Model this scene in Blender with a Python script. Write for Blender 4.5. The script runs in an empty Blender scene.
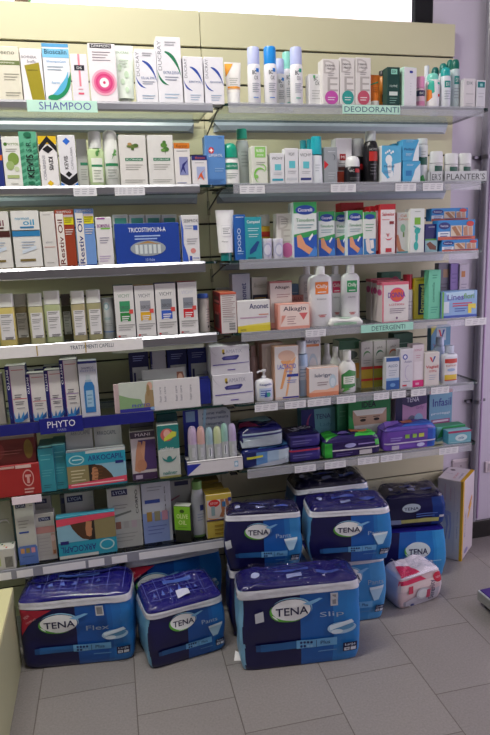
import bpy, math, random
from mathutils import Vector, Matrix, noise
random.seed(7)
PI = math.pi
scene = bpy.context.scene
col = scene.collection
vs = scene.view_settings
scene.display_settings.display_device = 'sRGB'
vs.view_transform = 'Standard'; vs.look = 'None'; vs.gamma = 1; vs.use_curve_mapping = False
vs.exposure = EXPO = 0.0

# ------------------------------------------------------------ camera
S = 1.2
F = 607.5047
C0 = Vector((-0.3489, -1.8833, 1.1236)) * S
R = Matrix.Rotation(-0.232, 3, 'Z') @ Matrix.Rotation(-0.1928, 3, 'X') @ Matrix.Rotation(0.0373, 3, 'Y')
cam = bpy.data.cameras.new('camera'); camo = bpy.data.objects.new('camera', cam); col.objects.link(camo)
rx, fy, uz = R.col[0], R.col[1], R.col[2]
camo.matrix_world = Matrix(((rx[0], uz[0], -fy[0], C0[0]), (rx[1], uz[1], -fy[1], C0[1]), (rx[2], uz[2], -fy[2], C0[2]), (0, 0, 0, 1)))
cam.sensor_fit = 'VERTICAL'; cam.sensor_height = 36; cam.lens = F / 735 * 36; cam.clip_start = .05
scene.camera = camo
def ray(u, v): return R @ Vector(((u - 245) / F, 1, -(v - 367.5) / F))
def atY(u, v, Y): d = ray(u, v); return C0 + d * ((Y - C0.y) / d.y)
def atZ(u, v, Z): d = ray(u, v); return C0 + d * ((Z - C0.z) / d.z)
def px(P): q = R.transposed() @ (Vector(P) - C0); return 245 + F * q.x / q.y, 367.5 - F * q.z / q.y

# ------------------------------------------------------------ materials
def lin(h):
    h = h.lstrip('#')
    if len(h) == 3: h = ''.join(c * 2 for c in h)
    o = []
    for i in (0, 2, 4):
        c = int(h[i:i + 2], 16) / 255
        o.append(c / 12.92 if c <= .04045 else ((c + .055) / 1.055) ** 2.4)
    return (*o, 1)
MC = {}
KIND = {'card': (.5, 0), 'ink': (.45, 0), 'plastic': (.28, 0), 'metal': (.3, 1), 'film': (.12, 0), 'matte': (.85, 0), 'satin': (.2, 0)}
def mat(c, kind='card'):
    k = (c, kind)
    if k in MC: return MC[k]
    m = bpy.data.materials.new('%s %s' % (kind, c)); m.use_nodes = True
    nt = m.node_tree; b = nt.nodes['Principled BSDF']
    rough, metal = KIND[kind]
    b.inputs['Roughness'].default_value = rough; b.inputs['Metallic'].default_value = metal
    rgb = lin(c)
    n = nt.nodes.new('ShaderNodeTexNoise'); n.inputs['Scale'].default_value = 60 if kind != 'film' else 25
    tc = nt.nodes.new('ShaderNodeTexCoord'); nt.links.new(tc.outputs['Object'], n.inputs['Vector'])
    mx = nt.nodes.new('ShaderNodeMix'); mx.data_type = 'RGBA'
    mx.inputs[6].default_value = tuple(x * .95 for x in rgb[:3]) + (1,); mx.inputs[7].default_value = tuple(min(1, x * 1.05) for x in rgb[:3]) + (1,)
    nt.links.new(n.outputs['Fac'], mx.inputs[0]); nt.links.new(mx.outputs[2], b.inputs['Base Color'])
    if kind == 'film':
        b.inputs['Coat Weight'].default_value = 1; b.inputs['Coat Roughness'].default_value = .06
        bp = nt.nodes.new('ShaderNodeBump'); bp.inputs['Strength'].default_value = .5; bp.inputs['Distance'].default_value = .01
        nt.links.new(n.outputs['Fac'], bp.inputs['Height']); nt.links.new(bp.outputs[0], b.inputs['Normal'])
        nt.links.new(bp.outputs[0], b.inputs['Coat Normal'])
    MC[k] = m; return m
def thin(name, tint, gl=.08, extra=None, fac=0):
    """thin clear sheet: tinted transparent mixed with a fresnel gloss (and a little body colour)"""
    m = bpy.data.materials.new(name); m.use_nodes = True; nt = m.node_tree
    nt.nodes.remove(nt.nodes['Principled BSDF']); out = nt.nodes['Material Output']
    tr = nt.nodes.new('ShaderNodeBsdfTransparent'); tr.inputs[0].default_value = lin(tint)
    g = nt.nodes.new('ShaderNodeBsdfGlossy'); g.inputs['Roughness'].default_value = gl
    fr = nt.nodes.new('ShaderNodeFresnel'); ge = nt.nodes.new('ShaderNodeNewGeometry'); mr = nt.nodes.new('ShaderNodeMapRange')
    mr.inputs[3].default_value = 1.45; mr.inputs[4].default_value = 1 / 1.45; nt.links.new(ge.outputs['Backfacing'], mr.inputs[0]); nt.links.new(mr.outputs[0], fr.inputs[0])
    mx = nt.nodes.new('ShaderNodeMixShader'); nt.links.new(fr.outputs[0], mx.inputs[0])
    last = tr.outputs[0]
    if fac:
        d = nt.nodes.new('ShaderNodeBsdfDiffuse'); d.inputs[0].default_value = lin(extra)
        m2 = nt.nodes.new('ShaderNodeMixShader'); m2.inputs[0].default_value = fac
        nt.links.new(tr.outputs[0], m2.inputs[1]); nt.links.new(d.outputs[0], m2.inputs[2]); last = m2.outputs[0]
    nt.links.new(last, mx.inputs[1]); nt.links.new(g.outputs[0], mx.inputs[2])
    nt.links.new(mx.outputs[0], out.inputs[0]); return m
GLASS = thin('shelf glass', 'f5faf7', .03)
EDGE = mat('12302c', 'satin')
ACRYL = thin('clear label rail', 'f4f5f8', .15, 'eceef6', .24)
FILM = thin('clear crinkled wrap', 'fcfcff', .05)
for n_ in (FILM,):
    nt = n_.node_tree; mr_ = [x for x in nt.nodes if x.type == 'MAP_RANGE'][0]; mr_.inputs[3].default_value = 1.36; mr_.inputs[4].default_value = 1 / 1.36; g = [x for x in nt.nodes if x.type == 'BSDF_GLOSSY'][0]; f = [x for x in nt.nodes if x.type == 'FRESNEL'][0]
    t = nt.nodes.new('ShaderNodeTexNoise'); t.inputs['Scale'].default_value = 30; t.inputs['Detail'].default_value = 4
    tc = nt.nodes.new('ShaderNodeTexCoord'); nt.links.new(tc.outputs['Object'], t.inputs['Vector'])
    bp = nt.nodes.new('ShaderNodeBump'); bp.inputs['Strength'].default_value = 1; bp.inputs['Distance'].default_value = .012
    nt.links.new(t.outputs['Fac'], bp.inputs['Height']); nt.links.new(bp.outputs[0], g.inputs['Normal']); nt.links.new(bp.outputs[0], f.inputs['Normal'])

# ------------------------------------------------------------ mesh building
class MB:
    def __init__(s): s.v = []; s.f = []; s.m = []; s.mats = []
    def mi(s, m):
        if isinstance(m, str): m = mat(m)
        if m not in s.mats: s.mats.append(m)
        return s.mats.index(m)
    def add(s, vs_, fs, m):
        o = len(s.v); s.v += [tuple(p) for p in vs_]; k = s.mi(m)
        for f in fs: s.f.append([o + i for i in f]); s.m.append(k)
    def box(s, x0, y0, z0, x1, y1, z1, m, front=None, top=None, c=0.0):
        """box with a small chamfer c on its edges; front = -y face material"""
        if c <= 0:
            P = [(x, y, z) for z in (z0, z1) for y in (y0, y1) for x in (x0, x1)]
            s.add(P, [(0, 1, 3, 2)[::-1], (4, 5, 7, 6), (1, 3, 7, 5), (0, 4, 6, 2)[::1], (2, 6, 7, 3)], m)
            s.add(P, [(0, 1, 5, 4)], front or m)
            return
        xs, ys, zs = (x0, x1), (y0, y1), (z0, z1)
        V = {}; P = []
        for ix in (0, 1):
            for iy in (0, 1):
                for iz in (0, 1):
                    sx, sy, sz = 1 - 2 * ix, 1 - 2 * iy, 1 - 2 * iz
                    X, Y, Z = xs[ix], ys[iy], zs[iz]
                    for a, p in (('x', (X, Y + sy * c, Z + sz * c)), ('y', (X + sx * c, Y, Z + sz * c)), ('z', (X + sx * c, Y + sy * c, Z))):
                        V[ix, iy, iz, a] = len(P); P.append(p)
        fr = front or m; tp = top or m
        for i in (0, 1):
            for a, mm in (('x', m), ('y', fr if i == 0 else m), ('z', tp if i == 1 else m)):
                q = []
                for j, k in ((0, 0), (0, 1), (1, 1), (1, 0)):
                    key = {'x': (i, j, k), 'y': (j, i, k), 'z': (j, k, i)}[a]; q.append(V[(*key, a)])
                s.add([P[t] for t in q], [(0, 1, 2, 3)], mm)
        for a, b, o in (('x', 'y', 2), ('x', 'z', 1), ('y', 'z', 0)):
            for i in (0, 1):
                for j in (0, 1):
                    q = []
                    for k in (0, 1):
                        key = [0, 0, 0]; oth = [t for t in range(3) if t != o]
                        key[oth[0]] = i; key[oth[1]] = j; key[o] = k
                        q.append((V[(*key, a)], V[(*key, b)]))
                    s.add([P[t] for t in (q[0][0], q[0][1], q[1][1], q[1][0])], [(0, 1, 2, 3)], m)
        for ix in (0, 1):
            for iy in (0, 1):
                for iz in (0, 1): s.add([P[V[ix, iy, iz, a]] for a in 'xyz'], [(0, 1, 2)], m)
    def loft(s, rings, m, cap0=True, cap1=True):
        n = len(rings[0]); P = [p for r in rings for p in r]
        ms = m if isinstance(m, list) else [m] * (len(rings) - 1)
        o = len(s.v); s.v += [tuple(p) for p in P]
        for i in range(len(rings) - 1):
            k = s.mi(ms[i])
            for j in range(n):
                a, b = i * n + j, i * n + (j + 1) % n
                s.f.append([o + a, o + b, o + b + n, o + a + n]); s.m.append(k)
        if cap0: s.f.append([o + j for j in range(n)][::-1]); s.m.append(s.mi(ms[0]))
        if cap1: s.f.append([o + (len(rings) - 1) * n + j for j in range(n)]); s.m.append(s.mi(ms[-1]))
    def tube(s, pts, r, m, n=8):
        rings = []
        for i, p in enumerate(pts):
            p = Vector(p); d = (Vector(pts[min(i + 1, len(pts) - 1)]) - Vector(pts[max(i - 1, 0)])).normalized()
            a = d.orthogonal().normalized(); b = d.cross(a)
            if i and (a.dot(la) < 0): pass
            la = a
            rings.append([p + (a * math.cos(2 * PI * k / n) + b * math.sin(2 * PI * k / n)) * r for k in range(n)])
        s.loft(rings, m)
    def build(s, name, parent=None, smooth=False, ang=40):
        me = bpy.data.meshes.new(name); me.from_pydata(s.v, [], s.f)
        for m in s.mats: me.materials.append(m)
        me.polygons.foreach_set('material_index', s.m)
        if smooth:
            me.polygons.foreach_set('use_smooth', [True] * len(s.f))
            me.set_sharp_from_angle(angle=math.radians(ang))
        me.update()
        o = bpy.data.objects.new(name, me); col.objects.link(o)
        if parent: o.parent = parent
        return o
def tag(o, label=None, cat=None, group=None, kind=None):
    if label: o['label'] = label
    if cat: o['category'] = cat
    if group: o['group'] = group
    if kind: o['kind'] = kind
    return o
def empty(name, loc, label=None, cat=None, group=None, rz=0, kind=None):
    o = bpy.data.objects.new(name, None); o.empty_display_size = .02; col.objects.link(o)
    o.location = loc; o.rotation_euler = (0, 0, rz); return tag(o, label, cat, group, kind)

# ------------------------------------------------------------ printing: decoration elements in 0..1 face coordinates
def r(x0, y0, x1, y1, c): return ('r', x0, y0, x1, y1, c)
def e(cx, cy, rx_, ry, c): return ('e', cx, cy, rx_, ry, c)
def g(pts, c): return ('g', pts, c)
def t(s, cx, cy, w, h, c, rot=0, bold=0): return ('t', s, cx, cy, w, h, c, rot, bold)
def l(x0, x1, y, n, c, dy=.05, th=.014): return ('l', x0, x1, y, n, c, dy, th)
GC = {}
def glyphs(s, bold=0):
    k = (s, bold)
    if k not in GC:
        cu = bpy.data.curves.new('lettering', 'FONT'); cu.body = s; cu.resolution_u = 2; cu.offset = bold * .012
        ob = bpy.data.objects.new('lettering', cu); col.objects.link(ob)
        me = bpy.data.meshes.new_from_object(ob.evaluated_get(bpy.context.evaluated_depsgraph_get()))
        vv = [v.co.copy() for v in me.vertices]; ff = [list(p.vertices) for p in me.polygons]
        bpy.data.objects.remove(ob); bpy.data.curves.remove(cu); bpy.data.meshes.remove(me)
        x0 = min(v.x for v in vv); x1 = max(v.x for v in vv); y0 = min(v.y for v in vv); y1 = max(v.y for v in vv)
        GC[k] = ([((v.x - x0) / (x1 - x0) - .5, (v.y - y0) / (y1 - y0) - .5) for v in vv], ff)
    return GC[k]
def decorate(mb, decor, place, off=.0003, step=.00012, sub=1):
    """place(x, y, off) -> local point on the surface"""
    for i, d in enumerate(decor or []):
        o = off + step * i; k = d[0]
        def M_(c): return mat(c, 'ink')
        if k == 'r' or k == 'l':
            rs = [d[1:]] if k == 'r' else [(d[1], d[3] - d[6] * j - d[7], d[2] - (.13 * ((j * 7) % 3)) * (d[2] - d[1]), d[3] - d[6] * j, d[5]) for j in range(d[4])]
            for x0, y0, x1, y1, c in rs:
                nx = max(1, int(math.ceil(abs(x1 - x0) * sub))); ny = max(1, int(math.ceil(abs(y1 - y0) * sub * .6))) if sub > 12 else 1
                P = [place(x0 + (x1 - x0) * a / nx, y0 + (y1 - y0) * b / ny, o) for b in range(ny + 1) for a in range(nx + 1)]
                mb.add(P, [(b * (nx + 1) + a, b * (nx + 1) + a + 1, (b + 1) * (nx + 1) + a + 1, (b + 1) * (nx + 1) + a) for b in range(ny) for a in range(nx)], M_(c))
        elif k == 'e':
            _, cx, cy, rx_, ry, c = d; n = 28
            P = [place(cx, cy, o)]; F_ = []; q = 3 if sub > 1 else 1
            for ri in range(1, q + 1):
                P += [place(cx + rx_ * ri / q * math.cos(2 * PI * a / n), cy + ry * ri / q * math.sin(2 * PI * a / n), o) for a in range(n)]
            for a in range(n):
                b = (a + 1) % n; F_.append((0, 1 + a, 1 + b))
                for ri in range(1, q): F_.append((1 + (ri - 1) * n + a, 1 + ri * n + a, 1 + ri * n + b, 1 + (ri - 1) * n + b))
            mb.add(P, F_, M_(c))
        elif k == 'g' and sub > 12 and len(d[1]) <= 9:
            pts = d[1]; n = len(pts); cx = sum(p[0] for p in pts) / n; cy = sum(p[1] for p in pts) / n
            tris = [((cx, cy), pts[a], pts[(a + 1) % n]) for a in range(n)]
            for _ in range(2):
                nt_ = []
                for A_, B_, C_ in tris:
                    ab = ((A_[0] + B_[0]) / 2, (A_[1] + B_[1]) / 2); bc = ((B_[0] + C_[0]) / 2, (B_[1] + C_[1]) / 2); ca = ((C_[0] + A_[0]) / 2, (C_[1] + A_[1]) / 2)
                    nt_ += [(A_, ab, ca), (ab, B_, bc), (ca, bc, C_), (ab, bc, ca)]
                tris = nt_
            ix = {}; P = []; F_ = []
            for tr_ in tris:
                q = []
                for p in tr_:
                    kk = (round(p[0], 5), round(p[1], 5))
                    if kk not in ix: ix[kk] = len(P); P.append(place(p[0], p[1], o))
                    q.append(ix[kk])
                F_.append(tuple(q))
            mb.add(P, F_, M_(d[2]))
        elif k == 'g':
            mb.add([place(x, y, o) for x, y in d[1]], [tuple(range(len(d[1])))], M_(d[2]))
        else:
            _, s, cx, cy, w, h, c, rot, bold = d
            vv, ff = glyphs(s, bold); P = []
            for x, y in vv:
                x *= w; y *= h
                if rot == 90: x, y = -y, x
                elif rot == -90: x, y = y, -x
                elif rot == 180: x, y = -x, -y
                elif rot: 
                    a = math.radians(rot); x, y = x * math.cos(a) - y * math.sin(a), x * math.sin(a) + y * math.cos(a)
                P.append(place(cx + x, cy + y, o))
            mb.add(P, ff, M_(c))

# ------------------------------------------------------------ shelf context
D = -.2194 * S
class SH: z = 0
def span(u0, u1, vt, Y, z0):
    """two picture columns and a top row on the plane y = Y -> centre x, width, height above z0"""
    um = (u0 + u1) / 2
    h = atY(um, vt, Y).z - z0
    vb = px((atY(um, vt, Y).x, Y, z0))[1]; vm = (vt + vb) / 2
    a = atY(u0, vm, Y).x; b = atY(u1, vm, Y).x
    return (a + b) / 2, (b - a) * .975, h

def B(u0, u1, vt, label, c='eceae4', dec=None, dy=.006, dep=None, side=None, top=None, yaw=0, lean=0, z=None, name='carton_box', group=None, cat='box', h=None, ch=.0012, sdec=None, tdec=None):
    Y = D + dy; z0 = SH.z if z is None else z
    x, w, hh = span(u0, u1, vt, Y, z0)
    if h: hh = h
    if dep is None: dep = min(max(w * .75, .03), .075)
    mb = MB(); side = side or c
    mb.box(-w / 2, -dep / 2, 0, w / 2, dep / 2, hh, mat(side), mat(c), mat(top or side), ch)
    # tuck seam of the lid
    mb.box(-w * .44, dep / 2 - .004, hh, w * .44, dep / 2 - .0032, hh + .0003, mat('8a8880', 'ink'))
    decorate(mb, dec, lambda a, b, o: ((a - .5) * w, -dep / 2 - o, b * hh))
    decorate(mb, sdec, lambda a, b, o: (-w / 2 - o, dep / 2 - a * dep, b * hh))
    decorate(mb, tdec, lambda a, b, o: ((a - .5) * w, -dep / 2 + b * dep, hh + o))
    o = mb.build(name); tag(o, label, cat, group)
    o.location = (x, Y + dep / 2, z0); o.rotation_euler = (0, lean, yaw)
    SH.last = z0 + hh; return o
def ring(rx_, ry, z, n=24, p=2.0, cx=0, cy=0):
    out = []
    for k in range(n):
        a = 2 * PI * k / n; c, s_ = math.cos(a), math.sin(a)
        out.append((cx + rx_ * math.copysign(abs(c) ** (2 / p), c), cy + ry * math.copysign(abs(s_) ** (2 / p), s_), z))
    return out
def bottle(u0, u1, vt, label, body='f0f0ee', cap='ffffff', prof=None, caph=.25, capr=.95, flat=1, p=2.0, dec=None, dy=.02, name='bottle', cat='bottle', group=None,
           lab=None, kind='plastic', capkind='plastic', capprof=None, z=None, lean=0, capdome=0, nozzle=None, yaw=0, decy=None):
    """prof: [(radius fraction, height fraction)] of the body up to 1-caph"""
    Y = D + dy; z0 = SH.z if z is None else z
    x, w, h = span(u0, u1, vt, Y, z0); R_ = w / 2; Ry = R_ * flat
    root = empty(name, (x, Y + Ry, z0), label, cat, group, yaw)
    root.rotation_euler = (0, lean, yaw)
    hb = 1 - caph
    prof = prof or [(.94, 0), (1, .015), (1, hb * .93), (capr * .9, hb)]
    mb = MB(); mb.loft([ring(R_ * a, Ry * a if a > .5 or flat == 1 else min(Ry, R_ * a), b * h, p=p) for a, b in prof], mat(body, kind))
    def place(a, b, o):
        # walk the wide part of the body: x fraction of the width, front side
        xx = (a - .5) * 2 * .995; rr = 1
        for (a0, b0), (a1, b1) in zip(prof, prof[1:]):
            if b0 <= b <= b1 and b1 > b0: rr = a0 + (a1 - a0) * (b - b0) / (b1 - b0)
        xx = max(-.999, min(.999, xx / max(rr, .01)))
        return (xx * R_ * rr, -Ry * rr * (1 - abs(xx) ** p) ** (1 / p) - o * 1.6, b * h)
    o_ = body_o = mb.build('body', root, True)
    if lab:
        x0, y0, x1, y1, c = lab; ml = MB()
        decorate(ml, [r(x0, y0, x1, y1, c)] + (dec or []), place, sub=14)
        ml.build('label', body_o)
    elif dec:
        md = MB(); decorate(md, dec, place, sub=14); md.build('printed_label', body_o)
    if caph:
        cz = hb * h; ch_ = caph * h; cr = R_ * capr; cf = 1 if flat == 1 else min(1, Ry / cr)
        cp = capprof or ([(1, 0), (1, .9), (.93, 1)] if not capdome else [(1, 0), (1, .35), (.96, .6), (.82, .83), (.55, .96), (.2, 1)])
        mc = MB(); mc.loft([ring(cr * a, cr * a * cf, cz + b * ch_, p=2 if flat == 1 else p) for a, b in cp], mat(cap, capkind))
        mc.build('cap', root, True)
    SH.last = z0 + h; return root
def tube(u0, u1, vt, label, body='f4f4f2', cap='ffffff', caph=.13, capw=.7, dec=None, dy=.02, lean=0, name='cream_tube', group=None, kind='plastic', yaw=0):
    """soft tube standing on its cap, crimped flat along the top"""
    Y = D + dy; x, w, h = span(u0, u1, vt, Y, SH.z); R_ = w / 2
    root = empty(name, (x, Y + R_ * .75, SH.z), label, 'tube', group); root.rotation_euler = (0, lean, yaw)
    b0 = caph * h; rs = []; K = []
    for i in range(9):
        q = i / 8; a = R_ * (.80 + .2 * q) ; b = R_ * .72 * (1 - q) ** .8 + .0012; K.append((a, b)); rs.append(ring(a, b, b0 + (h - b0) * q * .95, p=2))
    rs.append(ring(R_, .0012, h)); K.append((R_, .0012))
    mb = MB(); mb.loft(rs, mat(body, kind)); body_o = mb.build('body', root, True)
    def place(a, y, o):
        q = max(0, min(1, (y * h - b0) / (h - b0))); A = R_ * (.80 + .2 * q); Bq = R_ * .72 * (1 - q) ** .8 + .0012
        xx = max(-.99, min(.99, (a - .5) * 2))
        return (xx * A, -Bq * math.sqrt(1 - xx * xx) - o * 2, y * h)
    if dec:
        md = MB(); decorate(md, dec, place, sub=14); md.build('printed_label', body_o)
    mc = MB(); mc.loft([ring(R_ * capw, R_ * capw, 0), ring(R_ * capw * .97, R_ * capw * .97, b0)], mat(cap, 'plastic')); mc.build('cap', root, True)
    return root

# ------------------------------------------------------------ the setting
def struct(mb, name, parent=None, **k):
    o = mb.build(name, parent, **k)
    if not parent: o['kind'] = 'structure'
    return o
def node_mat(name, rough, build):
    m = bpy.data.materials.new(name); m.use_nodes = True; nt = m.node_tree; b = nt.nodes['Principled BSDF']; b.inputs['Roughness'].default_value = rough
    build(nt, b); return m
def floor_nodes(nt, b):
    N = nt.nodes.new; Lk = nt.links.new
    tc = N('ShaderNodeTexCoord'); mp = N('ShaderNodeMapping'); Lk(tc.outputs['Object'], mp.inputs[0])
    th = -.0214; s = .2466 * S; mp.vector_type = 'TEXTURE'
    # texture frame: columns run away from the wall, joints staggered from column to column
    mp.inputs['Rotation'].default_value = (0, 0, th + PI / 2)
    c = -.5724 * S; e_ = Vector((math.cos(th), math.sin(th))); n_ = Vector((-e_.y, e_.x))
    off = e_ * c + n_ * (-.4213 * S)
    mp.inputs['Location'].default_value = (off.x, off.y, 0)
    br = N('ShaderNodeTexBrick'); Lk(mp.outputs[0], br.inputs['Vector'])
    br.inputs['Scale'].default_value = 1; br.inputs['Brick Width'].default_value = s; br.inputs['Row Height'].default_value = s
    br.inputs['Mortar Size'].default_value = .0017; br.inputs['Mortar Smooth'].default_value = .2; br.offset = .5; br.inputs['Bias'].default_value = 0
    br.inputs['Color1'].default_value = lin('827d7b'); br.inputs['Color2'].default_value = lin('898482'); br.inputs['Mortar'].default_value = lin('605a55')
    n = N('ShaderNodeTexNoise'); n.inputs['Scale'].default_value = 160; n.inputs['Detail'].default_value = 5; Lk(tc.outputs['Object'], n.inputs['Vector'])
    n2 = N('ShaderNodeTexNoise'); n2.inputs['Scale'].default_value = 3; Lk(tc.outputs['Object'], n2.inputs['Vector'])
    mr = N('ShaderNodeMapRange'); mr.inputs[3].default_value = .7; mr.inputs[4].default_value = 1.28; Lk(n.outputs['Fac'], mr.inputs[0])
    mr2 = N('ShaderNodeMapRange'); mr2.inputs[3].default_value = .93; mr2.inputs[4].default_value = 1.07; Lk(n2.outputs['Fac'], mr2.inputs[0])
    mu = N('ShaderNodeMath'); mu.operation = 'MULTIPLY'; Lk(mr.outputs[0], mu.inputs[0]); Lk(mr2.outputs[0], mu.inputs[1])
    vm = N('ShaderNodeVectorMath'); vm.operation = 'SCALE'; Lk(br.outputs['Color'], vm.inputs[0]); Lk(mu.outputs[0], vm.inputs['Scale'])
    Lk(vm.outputs[0], b.inputs['Base Color'])
    bp = N('ShaderNodeBump'); bp.inputs['Strength'].default_value = .4; bp.inputs['Distance'].default_value = .002; bp.invert = True
    Lk(br.outputs['Fac'], bp.inputs['Height']); Lk(bp.outputs[0], b.inputs['Normal'])
def plain(c, amt=.05, sc=4):
    def f(nt, b):
        n = nt.nodes.new('ShaderNodeTexNoise'); n.inputs['Scale'].default_value = sc; n.inputs['Detail'].default_value = 6
        tc = nt.nodes.new('ShaderNodeTexCoord'); nt.links.new(tc.outputs['Object'], n.inputs['Vector'])
        mx = nt.nodes.new('ShaderNodeMix'); mx.data_type = 'RGBA'; q = lin(c)
        mx.inputs[6].default_value = tuple(x * (1 - amt) for x in q[:3]) + (1,); mx.inputs[7].default_value = tuple(x * (1 + amt) for x in q[:3]) + (1,)
        nt.links.new(n.outputs['Fac'], mx.inputs[0]); nt.links.new(mx.outputs[2], b.inputs['Base Color'])
    return f
WALL = node_mat('lilac painted wall', .8, plain('cbc4d4'))
CREAM = node_mat('cream slatwall laminate', .45, plain('d0ccab', .03))
GROOVE = node_mat('dark groove', .6, plain('2a2422'))
FLOORM = node_mat('grey stone tile', .38, floor_nodes)
CEIL = node_mat('white ceiling', .9, plain('e8e6e0'))
X0, X1, Y0, YB, ZC = -2.4, 2.2, -4.2, .036, 2.95
m = MB(); m.box(X0, Y0, -.05, X1, YB + .15, 0, FLOORM); struct(m, 'floor')
m = MB(); m.box(X0, Y0, ZC, X1, YB + .15, ZC + .05, CEIL); struct(m, 'ceiling')
WX0, WX1, WZ0, WZ1 = -1.9, .917, 2.06, 2.75
m = MB()
m.box(X0, YB, 0, X1, YB + .15, WZ0, WALL); m.box(X0, YB, WZ1, X1, YB + .15, ZC, WALL)
m.box(X0, YB, WZ0, WX0, YB + .15, WZ1, WALL); m.box(WX1, YB, WZ0, X1, YB + .15, WZ1, WALL); struct(m, 'wall_back')
SIDEW = node_mat('darkened grey wall', .85, plain('8f8a86'))  # unseen left and front walls, grey darkened to cut bounced light
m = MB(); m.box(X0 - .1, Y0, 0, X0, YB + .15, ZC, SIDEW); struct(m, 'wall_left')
m = MB(); m.box(X1, Y0, 0, X1 + .1, YB + .15, ZC, WALL); struct(m, 'wall_right')
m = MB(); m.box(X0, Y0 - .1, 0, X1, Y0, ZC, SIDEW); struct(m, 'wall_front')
m = MB(); m.box(1.0, YB - .012, 0, X1, YB, .085, mat('15120f', 'satin'), c=.002); struct(m, 'baseboard_back')
# window over the panelling
w_ = empty('window_1', (0, 0, 0), kind='structure')
BLK = mat('0c0b14', 'matte')
m = MB(); fw = .077
m.box(WX1 - fw, YB + .0, WZ0, WX1, YB + .03, WZ1, BLK, c=.004); m.box(WX0, YB, WZ0, WX0 + fw, YB + .03, WZ1, BLK, c=.004)
m.box(WX0 + fw, YB, WZ1 - fw, WX1 - fw, YB + .03, WZ1, BLK, c=.004); m.box(WX0 + fw, YB, WZ0, WX1 - fw, YB + .03, WZ0 + .06, BLK, c=.004)
m.build('frame', w_)
m = MB(); m.box(WX0 + fw, YB + .012, WZ0 + .06, WX1 - fw, YB + .018, WZ1 - fw, thin('window glass', 'ffffff', .02)); m.build('glass_pane', w_)
# outside: a pale sunlit house wall and a tree
m = MB(); m.box(atY(391, 15, 1.6).x, 1.6, 0, 3.4, 4, 6.5, node_mat('pink roughcast', .9, plain('f0d8e0', .08, 30)), c=.01)
tag(m.build('outside_wall'), 'pale pink rendered house wall seen through the window', 'wall')
tr = empty('tree', (-1.1, 7, 0), 'green leafy tree outside seen through the window top', 'tree')
m = MB(); rg = random.Random(3)
for i in range(420):
    c = Vector((rg.gauss(0, .38), rg.gauss(0, .38), rg.gauss(5.35, .22))); a = Vector((rg.uniform(-1, 1), rg.uniform(-1, 1), rg.uniform(-1, 1))).normalized(); b = a.orthogonal().normalized(); q = .07
    m.add([c - a * q, c + b * q * .5, c + a * q, c - b * q * .5], [(0, 1, 2, 3)], mat('5f9a50', 'matte'))
tag(m.build('foliage', tr), kind=None)
m = MB(); m.tube([(0, 0, 0), (.05, 0, 2.5), (0, 0, 5.3)], .09, mat('5a4632', 'matte')); m.build('trunk', tr)

# slat panelling: two cream panels with dark horizontal grooves, 2 cm proud of the wall
G1, PT = 1.7024 * S, 1.7999 * S
def panel(x0, x1, label):
    m = MB(); gz = [G1 - .1 * S * i for i in range(0, 17)]; zs = [PT]
    for z in gz: zs += [z + .0035, z - .0035]
    zs.append(.0)
    for i in range(0, len(zs), 2):
        hi, lo = zs[i], zs[i + 1]
        if hi - lo > .01: m.box(x0, 0, lo, x1, .02, hi, CREAM, c=.0008)
    m.box(x0 + .001, .009, .0, x1 - .001, .03, PT - .002, GROOVE)
    o = m.build('slat_panel'); tag(o, label, 'wall panel', None); return o
panel(-1.34, -.0012, 'cream slatwall panel with dark grooves behind the left run of shelves')
panel(.0012, .8259 * S, 'cream slatwall panel with dark grooves behind the right run of shelves')

# grey vertical pipe beside the panel, with two clips
pp = empty('wall_pipe', (0, 0, 0), 'grey vertical pipe clipped to the lilac wall right of the shelves', 'pipe')
xa = atY(484.5, 157, YB - .03).x; xb = atY(479.5, 401, YB - .03).x
PXc = (xa + xb) / 2
m = MB(); m.loft([ring(.017, .017, .10, cx=PXc, cy=YB - .022), ring(.017, .017, ZC, cx=PXc, cy=YB - .022)], mat('8d8a96', 'satin')); m.build('pipe', pp, True)
m = MB(); m.loft([ring(.006, .006, .10, cx=PXc + .032, cy=YB - .012), ring(.006, .006, ZC, cx=PXc + .032, cy=YB - .012)], mat('b59cc0', 'satin')); m.build('cable', pp, True)
for v_ in (157, 401):
    z_ = atY(483, v_, YB - .03).z; m = MB()
    m.loft([ring(.021, .021, z_ - .008, cx=PXc, cy=YB - .022), ring(.021, .021, z_ + .008, cx=PXc, cy=YB - .022)], mat('77747e', 'metal'))
    m.box(PXc - .045, YB - .016, z_ - .006, PXc + .05, YB, z_ + .006, mat('77747e', 'metal'), c=.001); m.build('clip', pp, True)
# sockets
def plate(u0, v0, u1, v1, lab, holes):
    a = atY(u0, v1, YB); b = atY(u1, v0, YB); m = MB(); root = empty('wall_socket', ((a.x + b.x) / 2, YB, (a.z + b.z) / 2), lab, 'socket')
    w, h = (b.x - a.x) / 2, (b.z - a.z) / 2
    m.box(-w, -.008, -h, w, 0, h, mat('d8cdd2', 'plastic'), c=.003); m.build('cover_plate', root)
    m = MB(); m.box(-w * .8, -.0095, -h * .6, w * .8, -.008, h * .6, mat('b8adb4', 'plastic'))
    for hx, hz in holes: m.loft([[(w * hx + .003 * math.cos(k), -.0097, h * hz + .003 * math.sin(k)) for k in [2 * PI * q / 10 for q in range(10)]], [(w * hx + .0028 * math.cos(k), -.0085, h * hz + .0028 * math.sin(k)) for k in [2 * PI * q / 10 for q in range(10)]]], mat('1a1618', 'ink'))
    m.build('insert', root)
plate(451.5, 457.5, 468, 473, 'blank white wall plate behind the tall upright white box', [(0, 0)])
plate(484, 458, 510, 472.5, 'cream socket plate with two columns of round holes at the right edge', [(-.55, .35), (-.55, 0), (-.55, -.35), (.1, .35), (.1, 0), (.1, -.35)])

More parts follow.
